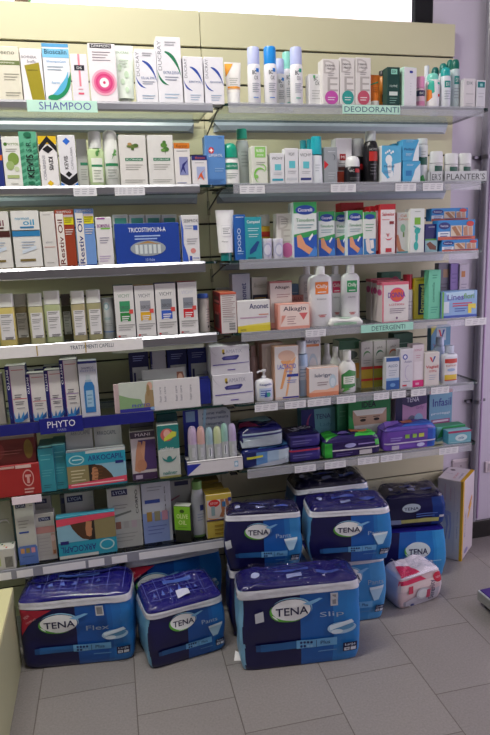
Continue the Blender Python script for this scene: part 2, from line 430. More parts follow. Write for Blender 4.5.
# low cream cabinet on the left
cb = empty('low_cabinet', (-.767 - .3, -.297 - .5, 0), 'low cream base cabinet standing at the left edge of the floor', 'cabinet')
m = MB(); m.box(-.3, -.5, 0, .3, .5, .266, node_mat('cream laminate board', .5, plain('b4b48e', .03)), c=.002); m.build('carcass', cb)
m = MB(); m.box(-.305, -.505, .266, .3, .5, .284, node_mat('pale yellow top board', .4, plain('dcd8a6', .03)), c=.002); m.build('top_board', cb)

# ------------------------------------------------------------ shelves
ZR = [1.502, 1.296, 1.093, .8905, .682, .480]          # right run
ZL = [1.499, 1.296, 1.094, .897, .687, .484, .275]     # left run
ZR = [z * S for z in ZR]; ZL = [z * S for z in ZL]
ALU = mat('bcbdc4', 'metal'); ALU.node_tree.nodes['Principled BSDF'].inputs['Metallic'].default_value = 1; RAILM = mat('adb7c4', 'satin')
def u2x(u, z): 
    v = px(((u - 210) / 500, D, z))[1]; return atY(u, v, D).x
def glass_shelf(x0, x1, z, label, group, rail, tags_, hang=0, xr=None, cut=.03):
    root = empty('glass_shelf', ((x0 + x1) / 2, 0, z), label, 'shelf', group)
    cx = (x0 + x1) / 2; rail_o = None; th = .008; zt = -.0004
    m = MB(); a, b = x0 - cx, x1 - cx; f, k = D, -.012
    # rounded front corners
    pts = []
    rr = .02
    for sx, xx in ((-1, a), (1, b)):
        arc = [(xx - sx * rr + sx * rr * math.sin(q), f + rr - rr * math.cos(q)) for q in [PI / 2 * i / 5 for i in range(6)]]
        pts += arc[::-1] if sx < 0 else arc
    pts += [(b, k), (a, k)]
    n = len(pts); P = [(x, y, zt - th) for x, y in pts] + [(x, y, zt) for x, y in pts]
    m.add(P, [tuple(range(n))[::-1], tuple(range(n, 2 * n))], GLASS)
    m.add(P, [(i, (i + 1) % n, n + (i + 1) % n, n + i) for i in range(n)], EDGE); m.build('glass_panel', root)
    # grey holder profile along the wall, ends cut on a slant
    m = MB(); ra, rb = a + cut, b - .03
    if x1 > .9: rb = .945 - cx
    prof = [(-.0005, -.009), (-.022, -.009), (-.026, -.02), (-.02, -.036), (-.0005, -.040)]
    m.loft([[(ra - .012 + (.022 if i in (2, 3) else 0) * (1 if i == 3 else .3), y, zz) for i, (y, zz) in enumerate(prof)], [(rb + .012 - (.022 if i in (2, 3) else 0) * (1 if i == 3 else .3), y, zz) for i, (y, zz) in enumerate(prof)]], RAILM)
    m.build('wall_rail', root)
    if rail:
        ra = (x0 if rail[0] is None else rail[0]) - cx; rb = (x1 if rail[1] is None else rail[1]) - cx
        m = MB(); hh = rail[3]
        if rail[2] == 'silver':
            pr = [(f - .001, .0015), (f - .006, .0015), (f - .012, -.006), (f - .013, -hh + .004), (f - .009, -hh), (f - .001, -hh)]
            m.loft([[(ra, y, zz) for y, zz in pr], [(rb, y, zz) for y, zz in pr]], ALU)
        else:
            mm = ACRYL if rail[2] == 'clear' else mat(rail[2], 'plastic')
            m.box(ra, f - .006, -hh, rb, f - .001, .002, mm, c=.0008)
        rail_o = m.build('label_rail', root)
    for q in tags_:
        ua, ub = q[0], q[1]; xa = u2x(ua, z) - cx; xb = u2x(ub, z) - cx; dz = q[2] if len(q) > 2 else 0
        yf = f - (.0145 if rail and rail[2] == 'silver' else .0068); m = MB(); w = xb - xa; hz = .026
        m.box(xa, yf - .0008, -.031 + dz, xb, yf, -.031 + hz + dz, mat('e4e4e8', 'card'))
        if not (rail and rail[2] == '8d8f9c'): decorate(m, [l(.06 + .31 * j, .06 + .31 * j + .24, .8, 3, 'bcbcc4', .24, .09) for j in range(3)], lambda p, qq, o: (xa + p * w, yf - .0008 - o, -.031 + dz + qq * hz))
        m.build('price_label', rail_o or root)
    return root
xl0 = -1.02; xl1 = -.024; xr0 = .014; xr1 = .8118 * S
gl, gr = 'glass shelves of the left run', 'glass shelves of the right run'
rows = ['top', 'second', 'third', 'fourth', 'fifth', 'sixth', 'lowest']
LR = [((None, u2x(212, ZL[0]), 'silver', .026), []), ((None, u2x(199, ZL[1]), 'silver', .026), [(73, 96), (114, 126), (126, 144)]),
      ((None, u2x(204.5, ZL[2]), 'silver', .034), []), ((None, u2x(216, ZL[3]), 'silver', .032), []),
      (None, []), (None, []), ((None, u2x(224, ZL[6]), '8d8f9c', .034), [(-4, 9), (14.5, 31), (41, 84), (87, 103), (110.5, 126), (138, 223)])]
desc = ['top glass shelf of the left run, silver front rail and mint shampoo sign', 'second glass shelf from the top of the left run, silver rail with white labels',
        'third glass shelf of the left run, thick silver rail under the blue ampoule box', 'fourth glass shelf of the left run, partly covered by a white paper strip',
        'glass shelf edged with a dark blue lettered strip on the left run', 'bare dark-edged glass shelf of the left run below the blue lettered strip', 'lowest glass shelf of the left run, its grey rail full of white price labels']
for i, z in enumerate(ZL):
    glass_shelf(xl0, xl1 + (.010 if i == 5 else 0), z, desc[i], gl, LR[i][0], LR[i][1])
RR = [(228, [(470, 488)] if 0 else []), (233, [(239, 264), (330, 355), (394.5, 415), (422, 442)]), (239, []), (241, [(305, 325), (464, 485)]), (255, [(254, 277), (284, 305), (307, 330), (336, 355), (373, 388), (391, 410), (405, 425), (430, 448)]),
      (247, [(294, 315), (324, 345), (357, 378), (380, 401), (438, 457)])]
descr = ['top glass shelf of the right run, carrying deodorants behind a mint sign', 'second glass shelf of the right run, carrying the stick tray at its end',
         'third glass shelf of the right run, carrying plaster boxes at its right end', 'fourth glass shelf from the top of the right run, with the mint cleansers sign',
         'fifth glass shelf from the top of the right run, with many white price labels', 'lowest glass shelf of the right run, carrying soft packs of pads']
for i, z in enumerate(ZR):
    glass_shelf(xr0, xr1, z, descr[i], gr, (u2x(RR[i][0], z), xr1 - .03, 'clear', .030), RR[i][1])
# brackets under the shelf ends at the seam
for i in range(6):
    m = MB(); z = ZR[i] - .011
    m.tube([(.001, -.001, z - .052), (.001, -.03, z - .045), (.001, D + .04, z - .006), (.001, D + .012, z - .0035)], .0026, mat('4a4c48', 'metal'))
    m.box(-.012, D + .004, z - .003, .014, D + .03, z - .0005, mat('1b1d1c', 'satin'), c=.0005)
    m.box(-.004, -.006, z - .07, .006, 0, z - .02, mat('a9a88c', 'satin'), c=.001)
    tag(m.build('shelf_bracket'), 'thin dark steel bracket at the panel seam under the %s pair of glass shelves' % rows[i], 'bracket', 'shelf brackets at the seam')
# signs
def sign(u0, u1, z, zlo, zhi, y, c, dec, label, name='shelf_sign', th=.002, tilt=0):
    xa, xb = u2x(u0, z), u2x(u1, z); m = MB(); w = xb - xa
    m.box(-w / 2, -th, 0, w / 2, 0, zhi - zlo, mat(c), c=.0003)
    decorate(m, dec, lambda a, b, o: ((a - .5) * w, -th - o, b * (zhi - zlo)))
    o = m.build(name); o.location = ((xa + xb) / 2, y, z + zlo); o.rotation_euler = (0, tilt, 0); tag(o, label, 'sign'); return o
MINT = 'c4ecdb'
sign(27, 97, ZL[0], -.034, -.001, D - .015, MINT, [t('SHAMPOO', .54, .52, .74, .66, '5a68a8')], 'mint green shampoo sign with blue capitals on the top left shelf edge')
sign(341.5, 399, ZR[0], -.028, .0, D - .0075, MINT, [t('DEODORANTI', .5, .5, .94, .62, '2f6074')], 'mint green deodorant sign with teal capitals on the top right shelf edge')
sign(360, 412, ZR[3], -.030, -.002, D - .0075, 'a8e2cf', [t('DETERGENTI', .52, .5, .64, .6, '3e6a68')], 'mint green cleansers sign on the fourth right shelf edge')
sign(-4, 142, ZL[3], -.036, .001, D - .015, 'eceaea', [t('TRATTAMENTI CAPELLI', .64, .56, .30, .34, '44566a'), r(.262, .06, .27, .94, 'b9a060'), r(.592, .06, .60, .94, 'b9a060')], 'white paper strip with hair treatment lettering on the fourth left shelf edge')
sign(-4, 153, ZL[4], -.034, .003, D - .004, '141a78', [], 'long dark blue strip along the edge of the fifth left shelf', 'shelf_strip')
sign(38.5, 82, ZL[4], -.040, .012, D - .0075, '131a80', [t('PHYTO', .5, .58, .64, .42, 'e8e8f4'), t('PARIS', .5, .2, .2, .16, '9aa0d0')], 'dark blue name plate with white lettering in the middle of the blue strip')
sign(10, 40, ZL[5], -.026, .0, D - .0004, 'f0e2ee', [], 'blank pinkish white card hanging at the sixth left shelf edge', 'blank_card')
sign(111, 203, ZL[3], -.048, -.034, D + .004, 'c9d2bd', [l(.1, .9, .7, 2, 'a8b49c', .3, .1)], 'pale green paper edge hanging below the silver rail of the fourth left shelf', 'paper_sheet')

# ============================================================ goods, row by row
W = 'eeecea'
def swirl(c, x=.5):   # crescent
    out = []; n = 10
    for i in range(n + 1): q = i / n; out.append((.30 + .62 * math.sin(q * PI / 2), .76 - .40 * q ** 1.8))
    for i in range(n + 1): q = 1 - i / n; out.append((.30 + .54 * math.sin(q * PI / 2), .76 - .50 * q ** 1.6))
    return g(out, c)
def arc(p0, p1, p2, th, c):
    n = 12; up = []; dn = []
    for i in range(n + 1):
        q = i / n; x = (1 - q) ** 2 * p0[0] + 2 * q * (1 - q) * p1[0] + q * q * p2[0]; y = (1 - q) ** 2 * p0[1] + 2 * q * (1 - q) * p1[1] + q * q * p2[1]
        w = th * math.sin(PI * min(1, .08 + q * .92)) ; up.append((x, y + w)); dn.append((x - w * .8, y - w))
    return g(up + dn[::-1], c)
def duc(c): return [arc((.34, .78), (.84, .72), (.99, .38), .035, c), arc((.01, .50), (.08, .32), (.46, .28), .022, c)]
def crescent(cx, cy, rx_, ry, a0, a1, thick, c):
    n = 12; o = []
    for i in range(n + 1): a = math.radians(a0 + (a1 - a0) * i / n); o.append((cx + rx_ * math.cos(a), cy + ry * math.sin(a)))
    for i in range(n, -1, -1):
        a = math.radians(a0 + (a1 - a0) * i / n); f = 1 - thick * math.sin(PI * i / n); o.append((cx + rx_ * f * math.cos(a), cy + ry * f * math.sin(a)))
    return g(o, c)
# ---- left run, top shelf
SH.z = ZL[0]
B(-14, 21, 46, 'cream upright carton with an olive band, at the left end of the top left shelf', 'dfdac8', [t('veeno', .62, .88, .5, .055, '6a6a5a'), r(.0, .66, 1, .74, '6d7a48'), t('SHAMPOO', .6, .70, .5, .03, 'e8e8d8'), l(.5, .95, .5, 3, '9a9686'), l(.5, .95, .16, 2, '9a9686')], dep=.06)
B(21.5, 43.5, 48.5, 'slim white carton with a slanting olive yellow panel, top left shelf', 'e9e7ea', [g([(.16, .68), (.84, .74), (1, 0), (.40, 0)], '9c8f1c'), t('BIOMINERAL', .42, .84, .7, .05, '6a6070'), t('5-alfa', .5, .76, .4, .05, '6a6070'), l(.28, .76, .6, 1, '6c641c')])
B(43.5, 70.5, 43.6, 'white shampoo carton with blue title band and green swirl, top left shelf', 'e9eaf0', [r(0, .94, 1, 1, '5aa6d8'), r(.0, .76, 1, .91, '7fc4e8'), t('Bioscalin', .5, .86, .84, .085, '1f4a5c', bold=1), t('ShampoGen', .5, .69, .72, .05, '4a9ad0'), l(.15, .75, .61, 2, '8aa0b0'), t('forte', .42, .33, .3, .04, '4a9ad0'),
   crescent(.3, .45, .72, .42, -110, 10, .35, '1a8a58'), crescent(.3, .5, .62, .40, -100, 5, .3, '5ab4dc'), e(.3, .07, .22, .05, '1a8a58')])
B(71.5, 88.5, 54, 'small white carton with a pink vertical stripe and black tag, top left shelf', 'e6e2ea', [r(.44, .33, .56, 1, 'e88a9a'), r(.2, .66, .8, .77, '23202c'), t('DS', .5, .715, .3, .05, 'eee'), l(.35, .65, .28, 1, 'e88a9a'), r(.34, .16, .68, .2, 'e0607a')])
B(89, 117, 43.5, 'white carton with magenta target rings, top left shelf', 'ece6ea', [r(.08, .92, .86, .99, '2b2a30'), t('DERMON', .47, .955, .66, .045, 'eee'), l(.15, .8, .86, 4, '8a8088', .045)] + [e(.52, .34, q, q * .49, c) for q, c in ((.46, 'f0b0c4'), (.38, 'e0709a'), (.31, 'd83a7c'), (.24, 'e05a90'), (.17, 'f6eef2'), (.05, 'd0306a'))])
tube(113, 135.5, 43, 'pale green flowered tube standing on its cap between cartons, top left shelf', 'dfe8de', 'd8dcd6', .1, .5, [t('DUCRAY', .5, .88, .6, .04, '7a8a7c'), e(.3, .62, .1, .06, 'c6dcc0'), e(.62, .5, .12, .06, 'c2d8bc'), e(.4, .38, .1, .05, 'c6dcc0'), l(.3, .75, .75, 3, 'a8b8a4'), e(.6, .24, .1, .05, 'c6dcc0')])
def ducray(u0, u1, vt, cc, lab, mid, dy=.006):
    B(u0, u1, vt, lab, 'ebeaf0', [t('DUCRAY', .12, .72, .44, .15, '8a8c96', 90), *duc(cc), t(mid, .58, .47, .66, .045, '3a5a9a'), l(.3, .85, .41, 2, '9aa0b4', .04), l(.25, .85, .15, 2, 'a0b8d0', .05), l(.35, .8, .93, 2, 'a8a8b0', .04)], dy=dy)
ducray(135.5, 157.5, 49, '2a4aa8', 'white carton with a blue arc between the tube and the tallest carton, top left shelf', 'KELUAL ZINC')
ducray(157, 182, 37, '1a7a52', 'tallest white carton with a green arc, top left shelf', 'EXTRA-DOUX')
B(183.5, 203.5, 56.5, 'short white carton with a blue arc right beside the tallest carton', 'ebeaf0', [t('DUCRAY', .12, .75, .4, .15, '8a8c96', 90), *duc('2a4aa8'), t('KERTYOL', .58, .47, .6, .045, '3a5a9a'), l(.3, .85, .2, 3, 'a0b8d0', .05)])
B(204.5, 224, 57, 'rightmost short white carton with a blue arc, top left shelf', 'ebeaf0', [t('DUCRAY', .12, .75, .4, .15, '8a8c96', 90), *duc('2a4aa8'), t('SQUANORM', .58, .47, .6, .045, '3a5a9a'), l(.3, .85, .2, 3, 'a0b8d0', .05)])
# ---- right run, top shelf
SH.z = ZR[0]
tube(226, 243, 60.5, 'white sun cream tube with an orange corner, left end of the top right shelf', 'f0eeea', 'f6f6f4', .28, .78, [g([(.0, .96), (.5, .96), (.1, .70), (0, .66)], 'f0a020'), r(.05, .385, .95, .425, 'f0a020'), r(.05, .36, .95, .372, 'f0a020'), l(.2, .8, .62, 4, 'b0b0a8')])
def spray(u0, u1, vt, cap, lab, acc, caph=.29, dy=.02):
    bottle(u0, u1, vt, lab, 'ecebf0', cap, [(.92, 0), (1, .02), (1, .60), (.97, .69), (.9, 1 - caph)], caph, .93, dec=[t('BC', .42, .56, .3, .07, '2a3040', bold=1), r(.56, .57, .8, .63, acc), t('OX', .55, .47, .32, .07, '2a3040'), l(.25, .8, .38, 5, 'a8acb8', .035), l(.3, .7, .14, 1, acc)], dy=dy, name='spray_bottle', group='deodorant sprays on the top right shelf', kind='plastic')
spray(249, 262, 46, 'c3cbf2', 'white spray bottle with a lilac cap, leftmost of the deodorant sprays', '2a7ad0')
spray(265.5, 278.5, 45.5, '1f8ee0', 'white spray bottle with a vivid blue cap, top right shelf', '2a7ad0')
spray(276, 286.5, 58, 'c3cbf2', 'smaller white spray with a lilac cap, half hidden behind the blue capped spray', '3a8ad8', dy=.085)
spray(284, 294, 51, '8fd8c8', 'white spray with a mint cap, behind the second lilac capped spray', '35b0a0', dy=.085)
spray(292, 304.5, 46, 'c0c8f2', 'white spray bottle with a lilac cap beside the small white carton, top right shelf', '2aa890')
B(309, 323, 74, 'small plain white carton right of the deodorant sprays', 'e0dfe2', [t('BC', .5, .86, .3, .12, '3a4048'), t('OX', .6, .72, .3, .12, '3a4048'), r(.3, .88, .45, .96, '5ab070'), l(.2, .8, .5, 4, '9a9a9e', .08)], dy=.03)
def oscar(u0, u1, vt, cc, lab):
    B(u0, u1, vt, lab, 'dedad8', [t('D', .42, .83, .7, .28, 'c2bcba'), t('E', .6, .46, .62, .3, 'b4aeac'), t('DERMA', .45, .86, .56, .04, '5a5458'), t('FRESH', .5, .79, .5, .04, '5a5458'), l(.3, .7, .7, 2, 'a09a9a', .04), e(.52, .17, .4, .15, cc), l(.3, .75, .18, 2, 'eee', .05)])
oscar(322.5, 339.5, 59, 'c050a8', 'grey white carton with a magenta oval at its foot, top right shelf')
oscar(340, 355, 57.5, '2f9a94', 'grey white carton with a teal oval at its foot, top right shelf')
oscar(355.5, 371, 57.5, 'c0546a', 'grey white carton with a rose oval at its foot, top right shelf')
tube(371.5, 381.5, 74, 'orange tube with a white cap beside the dark green carton', 'e07a20', 'f2efe8', .2, .8, [g([(.0, .72), (.8, .80), (.8, .76), (0, .68)], '2f9a6a'), l(.2, .8, .6, 3, '8a4a10', .06)], dy=.02)
bottle(380, 388, 70, 'small orange bottle with a black cap behind the orange tube', 'd88828', '20181a', None, .14, .8, dy=.06, dec=[r(.25, .2, .75, .4, '3a2a1a')])
B(387, 400, 67, 'dark green carton with pale labels, top right shelf', '12403a', [r(.3, .82, .78, .95, '8fd0bc'), t('DX', .54, .885, .3, .06, '12403a', bold=1), t('HOMME', .5, .52, .6, .06, 'cfe0d8'), r(.16, .28, .82, .38, 'd6e0da'), l(.2, .8, .22, 3, '8fb8ac', .06)])
B(402, 416.5, 67, 'tall white carton with a mint side and small blue mark, top right shelf', 'e6e6ea', [t('I', .52, .88, .16, .06, '2a3a9a', bold=1), e(.6, .88, .10, .03, '2a3a9a'), l(.5, .58, .6, 5, 'b8b8c0', .07)], side='bfe6d4', dep=.05, yaw=.15)
bottle(417.5, 427, 76, 'pink capped stick with a dark label beside the tall white carton', 'e6c2d2', 'e79ac4', [(.95, 0), (1, .02), (1, .62)], .36, .95, dec=[r(.02, .38, .98, .56, '2a2850'), r(.02, .06, .98, .22, 'd888b0'), t('BIO', .5, .47, .5, .08, 'ddd')], name='stick_deodorant', cat='deodorant')
bottle(425, 431.5, 65, 'clear slim spray bottle behind the pink capped stick', 'd4dae8', 'e8ecf8', None, .3, .7, dy=.07, name='spray_bottle')
bottle(429.5, 442.5, 71.5, 'white aerosol with a mint dome cap and coloured patches', 'f0eff2', '7fd8c8', [(.9, 0), (1, .02), (1, .72), (.88, .8)], .2, .82, capdome=1, dec=[g([(.0, .35), (.4, .45), (.35, .75), (.1, .8), (0, .8)], '3ac0a8'), g([(.0, .2), (.25, .3), (.2, .5), (0, .55)], 'f08a2a'), r(.62, .66, .95, .72, '3ac0a8'), r(.68, .33, .86, .4, 'd02a2a'), t('Neutro', .7, .52, .42, .05, '4a3a8a', 90)], name='aerosol_can')
def derm(u0, u1, vt, cap, lab, dy, caph, c='e2e6ee'):
    bottle(u0, u1, vt, lab, c, cap, [(.92, 0), (1, .02), (1, .9 - caph), (.9, 1 - caph)], caph, .86, capdome=1, dec=[r(.2, .5, .8, .66, '1f8a88'), t('DX', .5, .58, .35, .08, 'eee'), l(.2, .8, .42, 4, '9aa6b4', .06)], dy=dy, name='aerosol_can', group='teal capped deodorants at the end of the top right shelf')
derm(443, 453, 66, '1fa8a8', 'white can with a bright teal cap, in front of the dark capped cans', .02, .22)
derm(453, 461.5, 58, '0d6a5c', 'tall can with a dark green cap, last can of the top right shelf', .035, .2, 'c6d6da')
derm(441, 449, 62, '128078', 'teal capped can standing in the second rank', .10, .2)
derm(433, 441, 66, '0f6d68', 'dark teal capped can standing in the third rank', .13, .2)
derm(448, 455, 58.5, '117468', 'dark teal capped can right at the back of the rank', .10, .2)
B(463.5, 475.5, 78.5, 'small pale carton near the right end of the top right shelf', 'dcd8dc', [t('DX', .5, .85, .5, .1, '5a6a70'), l(.2, .85, .5, 1, '9a9aa0', .08), l(.2, .8, .18, 2, 'aaa8ae', .08)], dy=.02)
B(476.5, 485.5, 80, 'small white carton with a teal label, right end of the top right shelf', 'd6d6de', [r(.1, .74, .9, .94, '157a80'), r(.35, .78, .65, .88, '9ad0d0'), l(.2, .85, .55, 2, 'a0a0ac', .12)], dy=.02)

# ---- left run, second shelf
SH.z = ZL[1]
B(-12, 2.5, 133, 'dark blue carton cut by the left frame edge, second left shelf', '1f2f7a', [r(.75, .5, 1, .6, 'e07020')])
B(3, 22, 136.5, 'white carton with green discs, second left shelf', 'e4e4de', [t('PHYTOL', .6, .85, .66, .05, '6a8a3a'), e(.2, .85, .1, .035, '4a7a2a'), l(.2, .8, .76, 2, '9a9a90', .04), e(.56, .56, .3, .125, '7d9a45'), e(.36, .43, .22, .09, '9cb372'), e(.7, .36, .13, .05, 'c2d0a8'), r(.15, .18, .8, .24, 'a8b87a'), l(.3, .7, .08, 1, 'b0b0a8')])
kp = [r(0, 0, 1, 1, '5fae8c')] + [g([(a, b), (a + .25, b + .04), (a + .25, b + .1), (a, b + .06)], '3a8a6a') for a in (0, .75) for b in [i * .12 for i in range(7)]] + [e(.5, .94, .22, .05, '1e6a4c'), t('S.R.', .52, .74, .2, .3, '14403a', 90), t('KEVIS', .52, .38, .42, .42, '0e1a1a', 90, 1), e(.5, .07, .2, .035, '1e6a4c')]
B(20.5, 38.5, 131.5, 'green patterned carton with black vertical lettering, second left shelf', '6ab394', kp, side='cfe4da')
B(39.5, 58, 136, 'white carton with yellow corners over a black chevron, second left shelf', 'e6e4e4', [r(0, .84, 1, 1, 'e2bc1c'), g([(0, .80), (.5, 1), (1, .80), (1, .68), (.5, .88), (0, .68)], '17171c'), g([(.2, .74), (.5, .82), (.8, .74), (.5, .66)], '17171c'), t('CORAMINE', .24, .38, .5, .16, '9a9aa4', 90), t('KEVIS', .62, .46, .26, .24, '17171c', -90, 1), g([(.5, .13), (.68, .07), (.5, .01), (.32, .07)], 'e2bc1c')])
B(59, 76.5, 135, 'white carton with a blue diamond over a black chevron, second left shelf', 'e2e1e6', [g([(.5, .95), (.72, .88), (.5, .81), (.28, .88)], '2a6ad0'), t('KEVIS', .4, .47, .26, .22, '17171c', 90, 1), t('CAPILLARIA', .75, .55, .44, .14, '9a9aa4', 90), g([(0, .10), (0, .27), (.5, .14), (1, .27), (1, .10), (.5, 0)], '17171c'), g([(0, 0), (0, .08), (.34, 0)], '2a7ad0'), g([(1, 0), (1, .08), (.66, 0)], '2a7ad0'), g([(.3, .24), (.5, .18), (.7, .24), (.5, .30)], '17171c')])
B(77, 88, 139, 'plain white carton behind the clear green bottle, second left shelf', 'd6d8d2', [r(.3, .46, 1, .52, '3a8a6a'), l(.3, .9, .38, 5, 'a8aaa4')], dy=.045)
bottle(87.5, 104.5, 131, 'pale green bottle with a frosted cap and white label, second left shelf', 'b9cf9c', 'dfe3de', [(.9, 0), (.96, .02), (1, .3), (1, .66), (.82, .70)], .30, .78, flat=.7, lab=(.2, .08, .86, .52, 'e8ecdf'), dec=[r(.2, .36, .86, .40, '2a8a5a'), e(.58, .6, .09, .05, '5a9a50'), e(.68, .66, .06, .04, '4a8a44'), l(.3, .76, .3, 4, 'a8b0a0')], capprof=[(1, 0), (1, .85), (.9, 1)])
bottle(103.5, 119.5, 129, 'white aerosol with a domed cap and green sprig, second left shelf', 'dfe1dd', 'e8eae6', [(.94, 0), (1, .015), (1, .80), (.93, .82)], .18, .95, capdome=1, dec=[r(.1, .36, .9, .41, '2a8a5a'), g([(.5, .46), (.8, .62), (.72, .66)], '5a9a50'), e(.7, .56, .14, .02, '6aa860'), e(.76, .62, .08, .03, '6aa860'), l(.2, .8, .3, 4, 'a8b0a8')], name='aerosol_can')
bottle(117.5, 122, 134, 'dark green bottle half hidden between aerosol and carton', '2a5a4a', '2a6a52', None, .2, .8, dy=.08)
klo = lambda lf: [r(.2, .49, .86, .55, '2f7a56'), t('KLORANE', .53, .52, .56, .035, 'e6efe8'), l(.2, .84, .42, 3, 'a8a8a0', .045), l(.14, .9, .12, 2, 'a8a8a0', .04)] + lf
B(119.5, 147, 135, 'white carton with an olive sprig and green title bar, left of its twin', 'dddbd6', klo([e(.5, .78, .22, .035, '6a7a3a'), e(.4, .82, .08, .03, 'b08a5a'), e(.62, .80, .1, .03, '4a6a2a'), e(.5, .73, .06, .025, '4a6a2a')]))
B(148, 174, 135, 'white carton with nettle leaves and green title bar, right of its twin', 'dddcd8', klo([e(.64, .80, .13, .05, '5a8a3a'), e(.72, .72, .12, .045, '4a7a34'), e(.6, .70, .09, .03, '6a9a4a'), g([(.66, .7), (.7, .7), (.68, .6)], '4a7a34'), e(.66, .86, .07, .03, '4a7a34')]))
B(174.5, 190.5, 143, 'white carton with an orange top and dark blue figure, second left shelf', 'e6e3e0', [r(0, .87, 1, 1, 'd4781e'), t('Keratin', .5, .93, .7, .07, '5a2a10'), l(.15, .85, .82, 1, '8a8a90'), r(.3, .24, .85, .68, '8a90c0'), g([(.3, .24), (.5, .5), (.9, .62), (.6, .45), (.7, .26), (.5, .38)], '2a2f7a'), l(.1, .7, .06, 1, '4a5a9a'), r(.28, .67, .88, .69, 'e6e3e0')])
B(192, 207.5, 155.5, 'small carton with a dark blue top and orange figure, second left shelf', 'e2e0e2', [r(0, .84, 1, 1, '23286e'), t('Keratin', .55, .92, .6, .08, 'd8602a'), l(.2, .8, .76, 1, '8a8a90'), r(.3, .22, .85, .62, 'a8b4d8'), g([(.3, .14), (.5, .38), (.9, .56), (.62, .4), (.78, .14), (.52, .28)], 'e0602a')])
SH.z = ZR[1]
B(205.5, 225.5, 135.5, 'tall blue carton with a red round cross mark, at the panel seam', '5a8cc8', [t('W', .78, .95, .2, .03, '2a4a8a'), e(.3, .70, .14, .065, 'd02a30'), r(.27, .665, .33, .735, 'fff'), r(.2, .69, .4, .71, 'fff'), t('LIPEROL', .52, .60, .7, .06, 'e6eef8'), l(.45, .9, .34, 2, '9ac0e8'), l(.1, .9, .12, 5, '4a7ab8', .025)], dy=.012)
def rollon(u0, u1, vt, cap, body, lab, dec, dy=.012, caph=.36):
    bottle(u0, u1, vt, lab, body, cap, [(.86, 0), (1, .03), (1, .4), (.96, .55), (.86, 1 - caph)], caph, .84, flat=.85, capdome=1, dec=dec, dy=dy, name='roll_on_deodorant', cat='deodorant')
rollon(222.5, 241, 142, '169a7c', 'eef0ec', 'white roll-on with a green dome cap beside the blue carton', [r(.14, .36, .86, .52, '1a8a6c'), t('NEUTRO', .5, .44, .54, .05, 'e0f0ea'), l(.2, .85, .27, 3, '9aa8a0', .05)])
bottle(237.5, 250.5, 128, 'silver grey aerosol with a teal cap behind the green capped roll-on', 'c3cbcb', '2fb296', [(.92, 0), (1, .02), (1, .72), (.85, .80)], .17, .8, flat=1, dy=.07, capdome=0, dec=[l(.3, .85, .6, 5, '93a09e', .06)], name='aerosol_can', kind='satin')
B(251.5, 267.5, 146, 'white carton with a light green title block and green scrolls', 'dde0d4', [r(.22, .70, .9, .98, '8fce6a'), t('NUBEA', .56, .88, .5, .08, 'f4f8ee', bold=1), t('crema', .56, .76, .4, .05, 'f4f8ee'), l(.3, .85, .58, 2, '9aa090', .05), crescent(.5, .24, .38, .2, 20, 260, .3, '7cc850'), crescent(.7, .42, .22, .1, -90, 140, .3, '9ad870'), e(.3, .2, .1, .05, '8fce6a')])
def vichy(u0, u1, vt, lab, w=.7, base='3aa0b8'):
    B(u0, u1, vt, lab, 'dfe0e4', [t('VICHY', .5, .83, w, .09, '4a4f58'), r(.3, .44, .76, .64, '63c3cf'), l(.2, .85, .36, 2, 'a0a4aa', .05), r(.1, .1, .9, .17, base)])
vichy(270.5, 284.5, 153, 'lowest white carton with a turquoise square, left of the three alike', .8)
vichy(285, 298.5, 148, 'slimmer white carton with a turquoise square, middle of the three alike', .45, 'c8ccd2')
vichy(299, 312.5, 149, 'white carton with a turquoise square and navy foot line, right of the three alike', .82, '2f3a7a')
def teal(u0, u1, vt, lab, dy):
    bottle(u0, u1, vt, lab, 'e4eaee', '22a6b4', [(1, 0), (1, .02), (.88, .6)], .38, .86, flat=.7, p=2.4, dy=dy, dec=[l(.3, .7, .4, 3, 'b4bec6', .06)], name='spray_bottle', capprof=[(1, 0), (.93, .96), (.8, 1)], group='teal topped sprays on the second right shelf')
teal(311.5, 324, 136, 'white spray bottle with a tall teal cap, in front', .012)
teal(300.5, 308, 140, 'teal topped spray behind the turquoise square cartons, left one', .09)
teal(307, 313, 139, 'teal topped spray behind the turquoise square cartons, nearest the tall one', .085)
B(324, 337.5, 147, 'grey carton with a red triangle, second right shelf', '9aa0a6', [g([(0, .64), (.34, .52), (0, .40)], 'd0202a'), l(.3, .85, .88, 1, 'd8dce0'), l(.3, .85, .3, 3, 'c8ccd0', .07), crescent(.7, .72, .14, .08, -90, 120, .4, '5a6068')], dy=.02)
B(335.5, 352, 138, 'tall white carton with a red foot, behind the black bodied deodorants', 'dfdde0', [r(.25, .52, .62, .66, 'a02a30'), t('M', .43, .59, .2, .06, 'eee'), r(0, 0, 1, .28, 'b84a34'), l(.2, .8, .46, 3, 'aaa', .05), r(.15, .3, .85, .38, '6a4038')], dy=.05)
rollon(347, 363.5, 155, 'e2e4e6', '1a1a20', 'black roll-on with a white cap, lowest of the black deodorants', [r(.5, .38, .8, .52, 'b02028'), t('VIC', .3, .44, .3, .08, 'ccc'), l(.2, .8, .2, 2, '777')], .01, .40)
bottle(353, 366.5, 138, 'black can with a white cap behind the black roll-on', '1d1b22', 'cfd0d4', [(.92, 0), (1, .02), (1, .60)], .38, .96, dy=.055, dec=[r(.5, .32, .85, .44, 'b02028')], name='aerosol_can')
bottle(366.5, 380.5, 130, 'tall black aerosol with a clear cap and red label', '17161b', 'b8bec0', [(.92, 0), (1, .02), (1, .70), (.85, .78), (.75, .8)], .19, .72, dy=.012, dec=[r(.22, .42, .88, .60, 'c02a24'), t('HOMME', .55, .64, .6, .05, 'bbb'), l(.3, .8, .36, 4, '6a6a70', .06)], name='aerosol_can')
